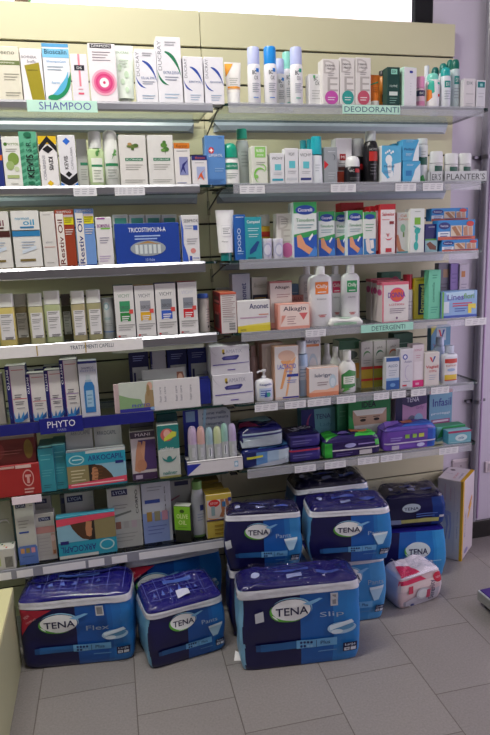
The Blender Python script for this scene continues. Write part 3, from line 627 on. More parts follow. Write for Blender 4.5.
ft = lambda c, s=1: [e(.36, .62, .17, .13, c), e(.40, .44, .11, .2, c), e(.46, .24, .13, .1, c)] + [e(.2 + .09 * i, .80 + .03 * (i % 3), .045, .032, c) for i in range(5)]
B(381.5, 401.5, 145.5, 'white and light blue carton with a white footprint, second right shelf', 'e6ecf0', [g([(0, 1), (1, 1), (1, .55), (.62, .5), (.6, .2), (.3, .1), (0, .3)], '5ab2dc')] + ft('eef4f6') + [t('Peditel', .38, .44, .5, .06, '2a4a7a'), l(.1, .5, .32, 2, '6a8ab0')])
B(392.5, 402.5, 143.5, 'blue carton behind the footprint carton, second right shelf', '3f9ccc', [l(.2, .8, .8, 2, 'c8e0ee')], dy=.075)
B(403, 420.5, 161, 'lower blue and white foot cream carton of the stacked pair', '4aa6d6', [g([(.45, 0), (1, 0), (1, .9), (.7, .6), (.6, .3)], 'e4ecf2'), r(.15, .3, .5, .55, '2a7ab8'), l(.2, .6, .85, 2, 'd8ecf6')])
zt = SH.last
B(402.5, 419, 139.5, 'upper blue and white foot cream carton of the stacked pair', '4aa6d6', [g([(.62, 0), (1, 0), (1, .95), (.82, .6), (.7, .3)], 'e4ecf2'), t('Peditel', .4, .55, .6, .12, '1f3a70'), l(.2, .6, .35, 3, 'd8ecf6'), l(.2, .7, .95, 2, 'a8d4ec', .06)], z=zt + .0004)
bottle(417.5, 429.5, 138, 'slim white bottle with a dark green label left of the stick tray', 'd8e0de', 'd0d8d6', [(.95, 0), (1, .02), (1, .8), (.95, .86)], .13, .9, flat=.6, dec=[r(.15, .40, .85, .58, '1f5a4a'), g([(.0, .02), (.7, .02), (.5, .18), (.1, .1)], '3a9a4a'), l(.3, .7, .7, 3, 'aab4b0', .06)])
# tray of sticks
def tray(u0, u1, v0, v1, txt, lab, frac, dy, dep=.05, tf=.9):
    Y = D + dy; x, w, hh = span(u0, u1, v0, Y, SH.z); m = MB(); c = 'c9cdd0'
    root = empty('display_tray', (x, Y, SH.z), lab, 'tray', 'printed trays of sticks')
    m.box(-w / 2, 0, 0, w / 2, dep, .002, mat(c)); m.box(-w / 2, 0, 0, w / 2, .0015, hh, mat(c)); m.box(-w / 2, dep, 0, w / 2, dep + .0015, hh * 1.3, mat(c))
    m.box(-w / 2, 0, 0, -w / 2 + .0015, dep, hh, mat(c)); m.box(w / 2 - .0015, 0, 0, w / 2, dep, hh, mat(c))
    decorate(m, [t(txt, frac, .48, tf, .58, '333a3e')], lambda a, b, o: ((a - .5) * w, -o, b * hh)); m.build('tray', root)
tray(444, 487.5, 171, 0, "PLANTER'S", 'grey white counter tray printed with dark capitals holding three sticks', .5, .008)
tray(430, 443, 171.5, 0, "ER'S", 'narrow end of another printed tray just left of the stick tray', .5, .008, tf=.7)
for i, (a, b, v, lb) in enumerate([(431.5, 445, 151, 'left'), (446.5, 460.5, 153, 'middle'), (460.5, 473.5, 153, 'right')]):
    bottle(a, b, v, 'white stick deodorant with a dark green label, %s of the three in the printed trays' % lb, 'd9dbdc', 'dfe2e3', [(.95, 0), (1, .02), (1, .6)], .38, .98, flat=.6, dy=.013, capprof=[(1, 0), (.98, .8), (.9, 1)], dec=[r(.25, .34, .85, .52, '2a5a4c'), l(.3, .7, .56, 1, 'aaa')], name='stick_deodorant', cat='deodorant', z=SH.z + .0022)

# ---- left run, third shelf
SH.z = ZL[2]
normon = lambda c, c2, tx: [t(tx, .62, .80, .4, .10, c2, bold=1), t('normon', .4, .86, .5, .04, c2), r(.3, .70, .8, .73, c), r(0, .56, 1, .655, c), r(0, .655, 1, .67, '4a3a20'), l(.3, .8, .47, 3, 'a8b8cc', .045), g([(.3, .26), (.82, .34), (.82, .40), (.3, .32)], 'd0dce8'), r(.2, .13, .76, .17, '7a6a3a'), r(0, 0, 1, .03, '6a5a30')]
B(-18, 11, 211.5, 'white carton with a dark brown band at the left frame edge, third left shelf', 'dddcd6', normon('4a2420', '7a3a4a', 'oil'), dep=.08)
B(12.5, 41, 210.5, 'white carton with a blue band and large oil lettering, third left shelf', 'e0e0dc', normon('2f7fb4', '3a9ac4', 'oil'), dep=.08)
B(42, 56.5, 211.5, 'plain slim white carton between the blue banded and brown cartons', 'd9d7d2', [l(.2, .7, .95, 1, 'b0aea8'), t('elixir', .5, .46, .5, .04, '9a98a0'), l(.1, .9, .38, 1, 'd0a8a0'), l(.2, .7, .1, 1, 'b8b6b0')])
def rest(u0, u1, vt, c, c2, lab):
    B(u0, u1, vt, lab, c, [r(.04, .01, .44, .93, 'e6e2dc'), t('Restiv Oil', .24, .44, .78, .26, c2, 90, 1), t('SHAMPOO', .5, .96, .8, .04, 'e8e8e8'), r(.46, .74, .98, .88, 'd8d020'), l(.5, .94, .86, 3, '6a6a20', .035), r(.46, .87, .98, .91, 'c0b0b8'), l(.5, .94, .66, 3, 'e0d8d0', .04), r(0, 0, 1, .03, c2)])
rest(56.5, 75.5, 209.5, '9a3a1c', '6a1f14', 'orange brown carton with large vertical lettering, third left shelf')
rest(76, 95.5, 208.5, '6f97d2', '23307a', 'light blue carton with large vertical lettering, third left shelf')
B(96.5, 113, 217, 'white carton with small purple lettering and green line, left of the big blue box', 'e2dfe0', [t('BIOMINERAL', .5, .82, .8, .07, '8a3a8a', bold=1), r(.1, .955, .6, .985, '9a4a9a'), r(.3, .75, .9, .78, '7ac050'), l(.2, .8, .58, 3, '8a86a0'), l(.1, .8, .2, 3, 'b8a0c8', .05)])
for i, (a, b) in enumerate([(113.5, 129.5), (130, 146), (146.5, 162), (162.5, 178)]):
    B(a, b, 214.5, '%s small white carton with a teal label behind the big blue ampoule box' % ['leftmost', 'second', 'third', 'rightmost'][i], 'd4dad6', [r(.15, .82, .9, .93, '58a898'), l(.2, .85, .76, 3, 'a8b4ae')], dy=.07, dep=.04, group='teal labelled cartons behind the big blue box')
SH.z = ZL[2]
B(114.5, 180.5, 223, 'large dark blue ampoule box with an almond shaped window, third left shelf', '17409e', [t('TRICOSTIMOLIN-A', .5, .84, .58, .11, 'e8ecf6', bold=1), l(.3, .7, .70, 2, 'a8c0ea', .07, .03),
   crescent(.5, .40, .285, .26, 0, 180, .0, 'c8a468'), g([(.225, .38)] + [(.5 - .275 * math.cos(PI * i / 12), .38 + .19 * math.sin(PI * i / 12)) for i in range(13)] + [(.5 + .275 * math.cos(PI * i / 12), .38 - .19 * math.sin(PI * i / 12)) for i in range(1, 12)], '9aa4ac'),
   g([(.30, .47), (.5, .565), (.70, .47), (.5, .51)], 'b08850')] + [r(.30 + .07 * i, .25, .30 + .07 * i + .045, .47, 'd4dcdc') for i in range(6)] + [t('10 fiale', .52, .10, .14, .07, 'b8c8ea')], dep=.035)
B(181.5, 199.5, 215, 'white carton with a blue curved edge, right of the big blue box', 'dfdfe0', [g([(0, 1), (.12, .7), (.1, .4), (.3, .15), (.34, 0), (0, 0)], '2f5ac0'), t('SEBIPROX', .56, .88, .8, .07, '5a5c66'), r(.68, .68, .92, .78, '3a5ab4'), l(.2, .66, .78, 2, 'a0a8c8'), l(.3, .9, .5, 3, 'a0a0a8', .05), e(.62, .24, .15, .055, 'd88a84'), r(.4, .03, .54, .13, '2f4ab0'), l(.6, .95, .09, 1, '6a7ac0')])
SH.z = ZR[2]
tube(217.5, 236, 209.5, 'white cream tube with a teal cap at the panel seam, third right shelf', 'e8e8ea', '1a7a78', .16, .62, [r(.22, .48, .82, .70, 'd4d4da'), r(.24, .49, .80, .69, 'e8e8ea'), l(.3, .74, .65, 4, '8a8c94', .035), t('Planter', .4, .38, .4, .03, '6a6c74')], dy=.012)
B(234.5, 246, 214.5, 'narrow blue carton with vertical white lettering beside the white tube', '2260b4', [t('DODO', .4, .45, .5, .3, 'dce6f4', 90), l(.15, .85, .95, 1, 'e0e8f4'), l(.2, .8, .2, 2, 'a0c0e8')], dy=.02)
B(245.5, 262, 217, 'teal foot care carton with blue slipper picture, third right shelf', '2a9aa8', [t('Compeed', .5, .88, .8, .09, 'e8f4f4', bold=1), l(.15, .85, .74, 2, 'cfeaea'), l(.2, .8, .6, 2, 'cfeaea'), g([(.2, .12), (.6, .2), (.85, .42), (.7, .44), (.25, .24)], '1f4a8a'), r(.1, .02, .6, .06, '1a6a7a')], dy=.012)
bottle(258.5, 272, 214.5, 'yellow and orange tin with a grey cap behind the teal carton', 'd8b03a', 'b8b6b0', [(.95, 0), (1, .02), (1, .74)], .25, .98, dy=.075, dec=[r(0.02, .5, .98, .62, 'c0382a'), r(.02, .36, .98, .42, 'c0382a')], name='aerosol_can')
for k, (a, b) in enumerate(((262, 273.5), (274, 284.5))):
    bottle(a, b, 238.5, 'small %s white jar with pale lilac rings, third right shelf' % ['left', 'right'][k], 'c9c8d8', 'd6d6e2', [(.98, 0), (1, .05), (1, .84)], .15, 1, dy=.012, dec=[e(.5, .45, .4, .34, 'aeb0cc'), e(.5, .45, .3, .25, 'd4d4e2')], name='jar', cat='jar', group='pale jars on the third right shelf')
B(276.5, 292, 213.5, 'greyish carton with a pink oval at its foot, third right shelf', 'd2cfc9', [t('D', .45, .8, .7, .3, 'bdb8b2'), t('E', .6, .5, .6, .3, 'bdb8b2'), l(.3, .8, .88, 3, '8a8680', .05), e(.68, .18, .38, .17, 'd070a8')], dy=.035)
def timo(u0, u1, vt, lab, txt, big=0, dy=.012, dep=None):
    B(u0, u1, vt, lab, 'dfe6e4', [r(0, .80, 1, 1, '3aa05a'), e(.5, .86, .42, .085, '23449a'), t('Ciccarelli', .5, .86, .62, .06, 'f0f0f6', bold=1), r(0, .0, 1, .42, '2a5ab8'), g([(0, .42), (1, .50), (1, .42), (.5, .36), (0, .38)], '3aa05a'), t(txt, .5, .68, .8, .06, '2a8a50'), l(.15, .85, .60, 2, '7aa0a8'),
        g([(.12, .40), (.3, .42), (.5, .24), (.86, .14), (.88, .06), (.7, .04), (.3, .16), (.14, .2)], 'e2a07a'), g([(.6, .02), (1, .02), (1, .14), (.9, .2)], '4a8ad8'), g([(.62, .34), (.8, .44), (.84, .4), (.68, .3)], 'eef0f4')], dy=dy, dep=dep, side='d4dfe2')
timo(293.5, 317, 202, 'tallest foot care carton with green top and bare foot on blue', 'Timodore')
timo(318.5, 335, 211.5, 'low green topped foot carton just right of the tallest one', 'Timodore', dy=.03)
timo(335, 347.5, 212, 'narrow green topped foot carton, middle of the low three', 'Talco', dy=.04)
timo(347.5, 363, 210.5, 'green topped foot carton left of the carton with two legs', 'Timodore')
B(363.5, 376, 212, 'pale carton with a green top and two white legs, third right shelf', 'dfe4e0', [r(0, .84, 1, 1, '3a9a5a'), e(.5, .89, .4, .06, '23449a'), r(0, .0, 1, .38, '3a80b8'), g([(.15, .36), (.45, .40), (.6, .1), (.9, .06), (.5, .02), (.25, .1)], 'e6dcd8'), g([(.5, .34), (.8, .36), (.85, .16), (.6, .14)], 'eee8e6'), l(.15, .85, .72, 3, '4a9a68', .07)])
B(340.5, 364, 202.5, 'flat red carton lying behind the low foot cartons', 'b8242a', [l(.1, .8, .7, 1, 'e0a0a0')], dy=.12, dep=.05)
for i, a in enumerate([365.5, 370.3, 375.1]):
    B(a, a + 4.6, 206.5 - i * .4, 'red edged white carton in the tight row, %s from the left' % ['first', 'second', 'third'][i], 'd8cfcf', [r(0, .9, 1, 1, 'b8202a'), r(0, 0, 1, .08, 'b8202a')], dy=.05 - .012 * i, dep=.08, side='c43a3c', top='b8202a', group='red topped cartons in a tight row')
B(380.2, 395.5, 204, 'white carton with red title band, front one of the red topped row', 'e8e2e2', [r(0, .89, 1, 1, 'b8242c'), t('Salvelox', .52, .80, .8, .07, 'c0303a', bold=1), r(.6, .60, .9, .66, '8a2a30'), l(.1, .6, .7, 1, 'c88'), crescent(.55, .36, .25, .08, 200, 350, .3, 'd8606a'), t('v', .5, .38, .2, .08, 'd8606a'), r(.35, .04, .75, .12, 'c0303a')], top='b8242c', side='c43a3c')
B(396.5, 409, 212.5, 'pale carton with lower legs picture between the red and footprint cartons', 'd6dcd8', [t('Cali', .55, .92, .5, .06, 'd07030'), t('Callivoro', .55, .84, .8, .06, 'd07030'), e(.5, .62, .2, .1, '8ac0a0'), g([(.0, .46), (.14, .46), (.4, .12), (.8, .04), (.2, .03), (0, .2)], 'c88a66'), r(.0, .0, 1, .05, '5aa0b0'), r(0.5, .4, .62, .52, '6a8a4a')], dy=.02)
B(410, 424.5, 208.5, 'white carton with a turquoise footprint and green square, third right shelf', 'dfe5e2', [r(.3, .64, .72, .80, '7cb83a'), l(.3, .7, .94, 1, 'a0a8a4'), e(.5, .50, .2, .07, '2fb0a8'), e(.46, .36, .10, .12, '2fb0a8'), e(.42, .16, .16, .1, '2fb0a8')] + [e(.28 + .1 * i, .60 - .015 * i, .045, .022, '2fb0a8') for i in range(5)])
B(425, 437.5, 224, 'navy and green carton with shoe picture beside the plaster boxes', '232a78', [t('scholl', .5, .90, .5, .05, 'e8e8f0'), r(0, .5, 1, .8, '1b2468'), r(0, .42, 1, .48, '5aa840'), r(0, 0, 1, .42, '9cc4cc'), g([(.1, .3), (.4, .38), (.9, .2), (.9, .08), (.4, .1)], '7a4a3a')], dy=.02)
def plaster(u0, u1, v0, v1, lab, z, dy, half=0):
    hh = None
    B(u0, u1, v0, lab, '2f86cc', [e(.17, .72, .15, .18, '1c2a7a'), t('hansa', .17, .72, .2, .12, 'e4e8f4'), r(0, .0, .32, .42, 'dfe6ee'), l(.06, .28, .34, 2, '4a5a9a', .12, .05), r(.34, .18, .64, .72, 'd8c8b4'), r(.67, .18, .94, .72, 'cfc4ba'), g([(.36, .62), (.46, .7), (.62, .2), (.5, .2)], 'a8744e'), g([(.5, .7), (.62, .66), (.63, .3)], 'c49a74'), g([(.70, .2), (.68, .6), (.78, .7), (.80, .2)], 'b88468'), g([(.83, .2), (.82, .6), (.9, .66), (.93, .2)], 'c89880'), e(.86, .80, .1, .14, 'c83a34'), r(0, 0, 1, .16, 'c8604a'), l(.36, .9, .13, 1, '8a2a30', .1, .06)], z=z, dy=dy, dep=.04, group='plaster boxes stacked on the third right shelf')
plaster(441.5, 478.5, 239.5, 0, 'bottom blue plaster box of the stack of three', SH.z, .008)
z1 = SH.last
plaster(437.5, 475.5, 220, 0, 'middle blue plaster box of the stack of three', z1 + .0004, .010)
z2 = SH.last
plaster(431, 468.5, 208, 0, 'top blue plaster box of the stack of three', z2 - .012 if 0 else z2 + .0004, .045)

# ---- left run, fourth shelf
SH.z = ZL[3]
def hair(u0, u1, vt, c, topc, lab, dy, capc='e2e4dc', side=None):
    """square frosted-capped treatment bottle"""
    bottle(u0, u1, vt, lab, c, capc, [(.97, 0), (1, .01), (1, .74)], .25, .98, flat=.62, p=6, dec=[l(.22, .8, .60, 2, '7a7a78', .03), l(.22, .84, .50, 3, '9a9a98', .035), l(.25, .7, .36, 2, 'aaa', .05), l(.35, .85, .17, 2, '6a6a68', .03)], lab=(.14, .12, .92, .62, 'dddcdc'), dy=dy, capprof=[(1, 0), (1, .93), (.97, 1)], name='treatment_bottle', group='frosted capped treatment bottles on the fourth left shelf')
    if topc:
        pass
hair(-3, 15, 294, 'd8c877', None, 'yellow treatment bottle with frosted cap at the left frame edge', .012)
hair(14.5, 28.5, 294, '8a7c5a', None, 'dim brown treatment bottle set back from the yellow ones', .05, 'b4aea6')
hair(28.5, 44, 293.5, 'c2bf90', None, 'pale yellow treatment bottle left of the green edged one', .015)
hair(44.5, 61.5, 291, 'b4bf90', None, 'pale green treatment bottle, fourth from the left', .012)
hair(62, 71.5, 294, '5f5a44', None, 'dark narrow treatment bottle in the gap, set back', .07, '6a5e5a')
hair(71.5, 86, 291, 'b3a980', None, 'beige treatment bottle just right of the dark gap', .012)
hair(87, 102, 290, 'a9a57c', None, 'olive beige treatment bottle, rightmost of the frosted capped row', .012)
bottle(102, 115, 298, 'white round jar tube with a pale blue emblem beside the treatment bottles', 'd3d8d8', 'c8cfcf', [(.95, 0), (1, .01), (1, .9)], .1, 1, dec=[e(.4, .80, .22, .09, '9cc4cc'), e(.4, .80, .14, .055, 'd8e0e0'), t('essen', .45, .5, .5, .05, '7ab0b4'), r(.05, .16, .95, .19, '7a98c8'), l(.2, .8, .38, 2, 'b0b8b8', .05)], dy=.02)
def dercos(u0, u1, vt, c, g1, topc, lab, dark='8a8c94'):
    B(u0, u1, vt, lab, 'dedddb', [t('VICHY', .5, .80, .6, .07, dark), r(.26, .32, .78, .70, c), r(.26, .50, .78, .70, g1), r(.26, .485, .78, .50, 'dddddd'), t('DERCOS', .52, .58, .42, .06, '55575e'), l(.34, .72, .42, 3, 'e8e8e8', .04, .02), g([(.72, .46), (.92, .46), (.92, .54), (.72, .54)], 'd8504a'), l(.14, .95, .26, 3, '9a9a98', .045), r(.1, .03, .2, .06, 'c02028'), l(.2, .5, .06, 1, '8a8a88')], side='4a4a50', top=topc, dep=.05)
dercos(114.5, 135, 285, '2a8a3e', '3f9a6a', '2f5a4a', 'white carton with a green square label, first of the four alike', '8fae98')
dercos(135, 155.5, 285, 'e2b02a', '9a9ca4', 'c89a4a', 'white carton with a yellow square label, second of the four alike')
dercos(155.5, 177, 283, '3a62c8', '7f8690', '3a4078', 'white carton with a blue square label, third of the four alike', '6a6c74')
dercos(178, 198, 281.5, 'd0262e', '8a8e98', 'b83038', 'white carton with a red square label and red top, last of the four alike', 'c8cad8')
bottle(198.5, 210.5, 294, 'white wipes canister with a blue lid beside the red topped carton', 'd9d5cc', '4a72cc', [(.95, 0), (1, .02), (1, .86), (.95, .88)], .11, .96, dec=[l(.65, .95, .6, 6, '8a8a92', .07), r(.75, .1, .88, .16, '333')], dy=.03, capprof=[(1, 0), (1, .7), (.85, 1)], name='wipes_canister', cat='canister')
SH.z = ZR[3]
B(220.5, 237, 292.5, 'red sided carton turned so that its pale printed back shows, at the seam', 'd2cfcc', [l(.12, .9, .93, 11, '9a7a7a', .05, .016), l(.12, .9, .40, 3, '9a9a9a', .05), r(.5, .08, .88, .26, '8a8a8a'), r(.5, .14, .88, .15, 'ddd'), r(.5, .20, .88, .21, 'ddd'), r(0, .955, 1, 1, 'c8604a')], side='9c2a34', top='d87a5a', dep=.13, yaw=.0, sdec=[r(.2, .1, .8, .9, '5a3440'), l(.2, .9, .8, 3, 'e07a7a', .15, .06), r(0, .5, 1, .7, 'c03a3a')])
B(218, 231, 288, 'small grey white carton behind the red sided one', 'b4b4b8', [l(.3, .9, .85, 2, '8a8a90', .1)], dy=.17, dep=.04)
B(232.5, 251, 273.5, 'upright grey blue carton with vertical dark lettering', 'a3a8b4', [t('Anonet', .62, .62, .42, .3, '2a2e6a', 90, 1), r(.25, .2, .75, .4, '8f95a2')], dy=.075, side='7a7e8a')
B(252, 268, 277, 'dark fronted carton with pale top behind the yellow footed box', 'bdbab0', [r(.05, .3, 1, .66, '23283c'), t('Aveeno', .52, .84, .8, .1, '8a8878'), l(.15, .9, .6, 2, 'c8a050', .1)], dy=.09)
B(237, 270.5, 300.5, 'white carton with a yellow foot and dark blue title, fourth right shelf', 'dddcdc', [t('Anonet', .66, .82, .58, .17, '2a2e6a', bold=1), r(0, 0, 1, .20, 'd8c83a'), g([(0, .2), (1, .2), (1, .28), (.4, .24)], 'e8dc6a'), l(.08, .9, .48, 1, 'c0a0b8', .1, .04), l(.65, .95, .56, 1, 'd89078', .1, .03), t('latte', .17, .09, .16, .08, '4a5a3a')], dep=.045)
B(270, 292.5, 281, 'tall pale pink carton behind the short salmon one, fourth right shelf', 'd6cccb', [t('Alkagin', .55, .86, .66, .08, '3a2a3a', bold=1), r(0, .0, 1, .12, 'd89a90'), l(.3, .9, .72, 2, 'a07a80', .05), l(.3, .9, .4, 5, 'c0a8a8', .05), r(0, .96, 1, 1, 'b06a6a')], dy=.06, side='c2a09c', dep=.05)
B(291, 299.5, 284, 'small light blue carton behind the salmon boxes', '7aa0c8', [l(.2, .8, .8, 2, 'd8e4f0', .1)], dy=.12, dep=.03)
B(292, 304, 295, 'small red pink carton in front of the light blue one', 'c88a84', [t('ALKA', .5, .88, .7, .12, '8a3040'), l(.1, .9, .6, 2, 'eee', .12)], dy=.10, dep=.03)
B(278, 310, 303.5, 'short salmon pink carton with dark italic title and triangle', 'e6c6bc', [r(0, 0, 1, 1, 'e8b2a2'), r(.06, .12, .98, .96, 'ecd8d0'), t('Alkagin', .52, .78, .72, .22, '3a2a48', bold=1), g([(.66, .62), (.94, .62), (.8, .34)], 'd8686a'), l(.28, .56, .50, 4, 'b08a88', .09, .03), r(.0, .0, 1, .10, 'e09a8a'), g([(.08, .2), (.24, .55), (.1, .55)], 'e09a8a')], side='dd9484', top='e6a898', dep=.05)
def chilly(u0, u1, vt, c, lab, dy):
    bottle(u0, u1, vt, lab, 'dfe0e2', 'e6e6e8', [(.95, 0), (1, .02), (1, .72), (.96, .80), (.7, .85), (.42, .86)], .14, .40, flat=.45, p=3.2, dec=[r(.24, .54, .80, .74, c), t('Chilly', .52, .66, .48, .08, 'f4f0ee', bold=1), l(.34, .7, .58, 1, 'eee', .05), t('intimo', .5, .46, .4, .03, '8a8a90'), l(.35, .7, .2, 1, 'b07070'), e(.52, .17, .14, .015, 'c08080')], dy=dy, name='wash_bottle', group='white intimate wash bottles')
chilly(309.5, 333.5, 266, 'e8813a', 'white wash bottle with an orange label', .02)
chilly(329, 344, 266, 'd8406a', 'white wash bottle with a pink label, half hidden between its neighbours', .075)
chilly(342.5, 361, 265, '2a9a5a', 'white wash bottle with a green label', .045)
chilly(300, 316, 266, 'c8cacc', 'plain white wash bottle at the back left of the labelled ones', .10)
def donna(u0, u1, vt, lab, dy, dep=.05):
    B(u0, u1, vt, lab, 'dedad8', [r(0, .93, 1, 1, 'd86a7e'), r(0, 0, .05, 1, 'd86a7e'), e(.56, .68, .28, .18, 'd84a8a'), e(.56, .68, .24, .15, 'e0603a'), t('DONNA', .54, .68, .66, .13, '5a2f9a', bold=1), t('LOTION', .54, .44, .56, .05, 'd0506a'), l(.28, .88, .34, 3, '7a6a80', .05), e(.55, .10, .04, .03, '7a5a80'), r(0, 0, 1, .02, 'd86a7e')], side='cfc4c4', top='d8707e', dep=dep, dy=dy, sdec=[r(.0, .93, 1, 1, 'd0607a'), e(.5, .75, .4, .08, 'c04a84')])
donna(382, 409, 282, 'front white carton with a pink and orange disc, foremost of the row', .008, .045)
for i, (a, v) in enumerate(((377.2, 279.5), (370.5, 278), (363.6, 277))):
    B(a, a + 23 - i * .8, v + .5, 'white carton of the pink disc row, %s behind the front one' % ['directly', 'second', 'third'][i], 'd8d3d2', [r(0, .93, 1, 1, 'd86a7e'), e(.3, .72, .3, .15, 'd84a8a')], side='cfc4c4', top='d8707e', dep=.042, dy=.056 + .045 * i, group='pink disc cartons behind the front one', sdec=[r(.0, .93, 1, 1, 'd0607a'), e(.5, .75, .4, .08, 'c04a84')]) if i < 2 else None
B(381, 401, 272, 'dim green carton showing over the pink disc carton', '4a7a66', [r(.4, .4, 1, 1, '3a6a58'), e(.7, .8, .2, .1, 'b04a6a')], dy=.165, dep=.04)
bottle(405, 415.5, 274.5, 'slim white bottle with a red cap beside the pink disc carton', 'e0dde4', 'c02a3e', [(.95, 0), (1, .02), (1, .6), (.95, .66)], .33, .85, dy=.05, dec=[l(.2, .8, .4, 3, 'b0a8b8', .08)])
B(414, 430, 278, 'mustard yellow carton with a navy vertical panel, fourth right shelf', 'b9a822', [r(.26, .1, .86, .86, '1d2350'), t('Dermamed', .5, .48, .66, .24, 'd8d070', 90, 1), l(.1, .9, .96, 1, '6a6420')], dy=.045)
B(428.5, 440.5, 270, 'tall mint green carton with dark vertical print, fourth right shelf', '6fc9a8', [l(.3, .7, .9, 2, '2f8a70', .05), t('camomilla', .4, .55, .4, .2, '2a7a62', 90), l(.2, .8, .25, 3, '3a9a80', .05)], dy=.012)
B(424, 437, 270, 'grey carton with small picture behind the mint green one', '8f93a0', [r(.5, .7, .95, .9, '6a4a3a'), l(.1, .9, .4, 3, '777', .1)], dy=.16, dep=.03)
B(438, 449.5, 263, 'dark grey lilac carton with a small face picture, back row', '7c7888', [r(.42, .72, .9, .88, 'b08a68'), l(.2, .8, .6, 3, '5a5668', .07)], dy=.13, dep=.03)
B(450, 458.5, 263.5, 'violet carton in the back row above the blue pads box', '8a72b8', [l(.2, .8, .8, 3, '6a5498', .08)], dy=.12, dep=.03)
B(459, 468.5, 264, 'pale carton with a small orange picture at the back right end', 'c4bccb', [r(.2, .74, .6, .86, 'c07a3a'), l(.2, .8, .6, 3, '8a84a0', .07)], dy=.115, dep=.03)
B(441.5, 477.5, 291, 'blue pads box with coloured title and yellow ribbon, right end of the fourth shelf', '8fb4e0', [r(0, .0, 1, .1, '3a5ab8'), g([(.1, .95), (.9, 1), (.9, .86), (.2, .7)], 'b8d8f0'), t('Lines', .38, .78, .46, .22, '5a4aa8', bold=1), t('fiori', .76, .80, .3, .2, '6aa83a', bold=1), l(.3, .85, .56, 2, 'c04a6a', .09, .045), l(.36, .7, .36, 2, '4a6ab8', .09, .04), g([(.74, .15), (.84, .15), (.84, .35), (.96, .30), (.96, .5), (.74, .5)], 'e2d04a'), r(.02, .2, .2, .62, 'd0dcec'), r(0, 0, .05, 1, '6ab04a')], side='7a9ccc', dep=.06)
# soft wipes pack lying in front of the wash bottles: built with the pack maker below

# ---- left run, fifth shelf (blue strip)
SH.z = ZL[4]
def phyto(u0, u1, vt, lab, acc, dy=.012, wide=0):
    leaf = lambda a, b, c: g([(.42 + a, .02), (.42 + a + b * .5 - .05, .10), (.42 + a + b, .20), (.42 + a + b * .8 + .05, .08)], c)
    B(u0, u1, vt, lab, 'd5d2d0', [r(0, 0, .2, 1, '1c1f66'), r(.20, 0, .23, 1, '8a4a8a'), t('PHYTO', .10, .76, .34, .11, 'e8e8f0', -90, 1), l(.3, .9, .93, 1, 'c07a7a', .05), l(.35, .7, .50, 2, '6a6a70', .04), r(.26, .42, .95, .43, acc), l(.35, .8, .38, 2, '6a6a70', .04), l(.4, .8, .27, 1, '8a8a90')] +
      [leaf(-.2, -.2, '2f6fae'), leaf(-.1, -.1, '3a86c4'), leaf(0, .05, '2f6fae'), leaf(.1, .2, '3a86c4'), leaf(.14, .36, '2a5c9a'), e(.45, .05, .24, .035, '3a86c4')], side='1c2a50', top='cfccca', dy=dy, dep=.05)
B(-8, 4, 374, 'dim pale carton cut by the left frame edge, blue strip shelf', '9a9690', [], dy=.02)
phyto(7, 28, 365.5, 'tall white carton with navy spine and blue leaves, leftmost of the four', 'c03040')
phyto(27, 47, 373.5, 'lowest white carton with navy spine and blue leaves, second of the four', 'c03040')
phyto(45.5, 64.5, 370, 'white carton with navy spine and a small purple band, third of the four', '8a4aa0', .012)
phyto(61, 79.5, 359.5, 'tallest white carton with navy spine and blue leaves, fourth of the four', '7a4aa0', .012)
for i, (a, b, v) in enumerate(((27, 46, 369), (45, 62, 366), (62, 78, 357))):
    B(a, b, v, 'white and navy carton peeking over the front row, %s from the left' % ['first', 'second', 'third'][i], 'bab8b8', [r(0, 0, .2, 1, '1c1f66'), r(.5, .9, 1, 1, '2a2f5a')], dy=.075, dep=.05, top='b0aeb0', side='1c2a50', group='cartons behind the navy spined row')
B(79.5, 98.5, 361, 'white carton with a blue shampoo bottle picture, at the end of the navy spined row', 'c9ccd6', [r(0, .96, 1, 1, '2a327a'), t('SHAMPOO', .5, .88, .66, .04, '2a327a'), t('PHYTO', .52, .83, .8, .03, '5a6ab0'), r(.38, .66, .60, .76, 'b8c4cc'), r(.33, .62, .66, .67, '9ab0c0'), g([(.22, .08), (.80, .08), (.80, .55), (.70, .63), (.32, .63), (.22, .55)], '2f78b8'), r(.32, .18, .70, .48, '9cc0d8'), l(.38, .64, .4, 3, '4a80a8', .07), r(.12, 0, .9, .02, 'aab')], dep=.05)
def leaflet(u0, u1, v0, v1, lab, dy, z, dec, sc='d8d6d8'):
    Y = D + dy; a = atY(u0, (v0 + v1) / 2, Y); b = atY(u1, (v0 + v1) / 2, Y); w = b.x - a.x; zt = atY((u0 + u1) / 2, v0, Y).z; hh = zt - z; m = MB()
    m.box(-w / 2, -.003, 0, w / 2, .003, hh, mat(sc), c=.0006); decorate(m, dec, lambda p, q, o: ((p - .5) * w, -.003 - o, q * hh))
    o = m.build('leaflet_box'); tag(o, lab, 'leaflet', 'hair care leaflets on the blue strip shelf'); o.location = ((a.x + b.x) / 2, Y, z); return o
lf = [r(0, .12, .42, 1, 'c3ccc0'), g([(0, .12), (.30, .12), (.26, .42), (.12, .5), (0, .62)], '86a878'), e(.365, .40, .055, .34, 'b09a74'), g([(.29, .12), (.42, .12), (.415, .7), (.36, .74), (.32, .5)], 'a08a64'), e(.375, .84, .035, .14, 'd4ab96'), e(.355, .70, .02, .2, '9a8058'), r(0, .02, .42, .14, '3a3a9a'), t('PHYTO', .26, .22, .22, .10, '4a4ab0', bold=1), e(.40, .09, .03, .05, '8ab0d8'), r(.42, 0, 1, 1, 'd9d7d8')] + [t('hair care', x, .52, .5, .028, '8a8a98', 90) for x in (.50, .56, .70, .76, .88)]
leaflet(119, 200, 380, 412, 'white leaflet with a blond child in grass on its left half', .010, SH.z, lf)
leaflet(114, 127, 384, 412, 'pale pink edge of another leaflet at the left of the child picture', .018, SH.z, [], 'd0b8bc')
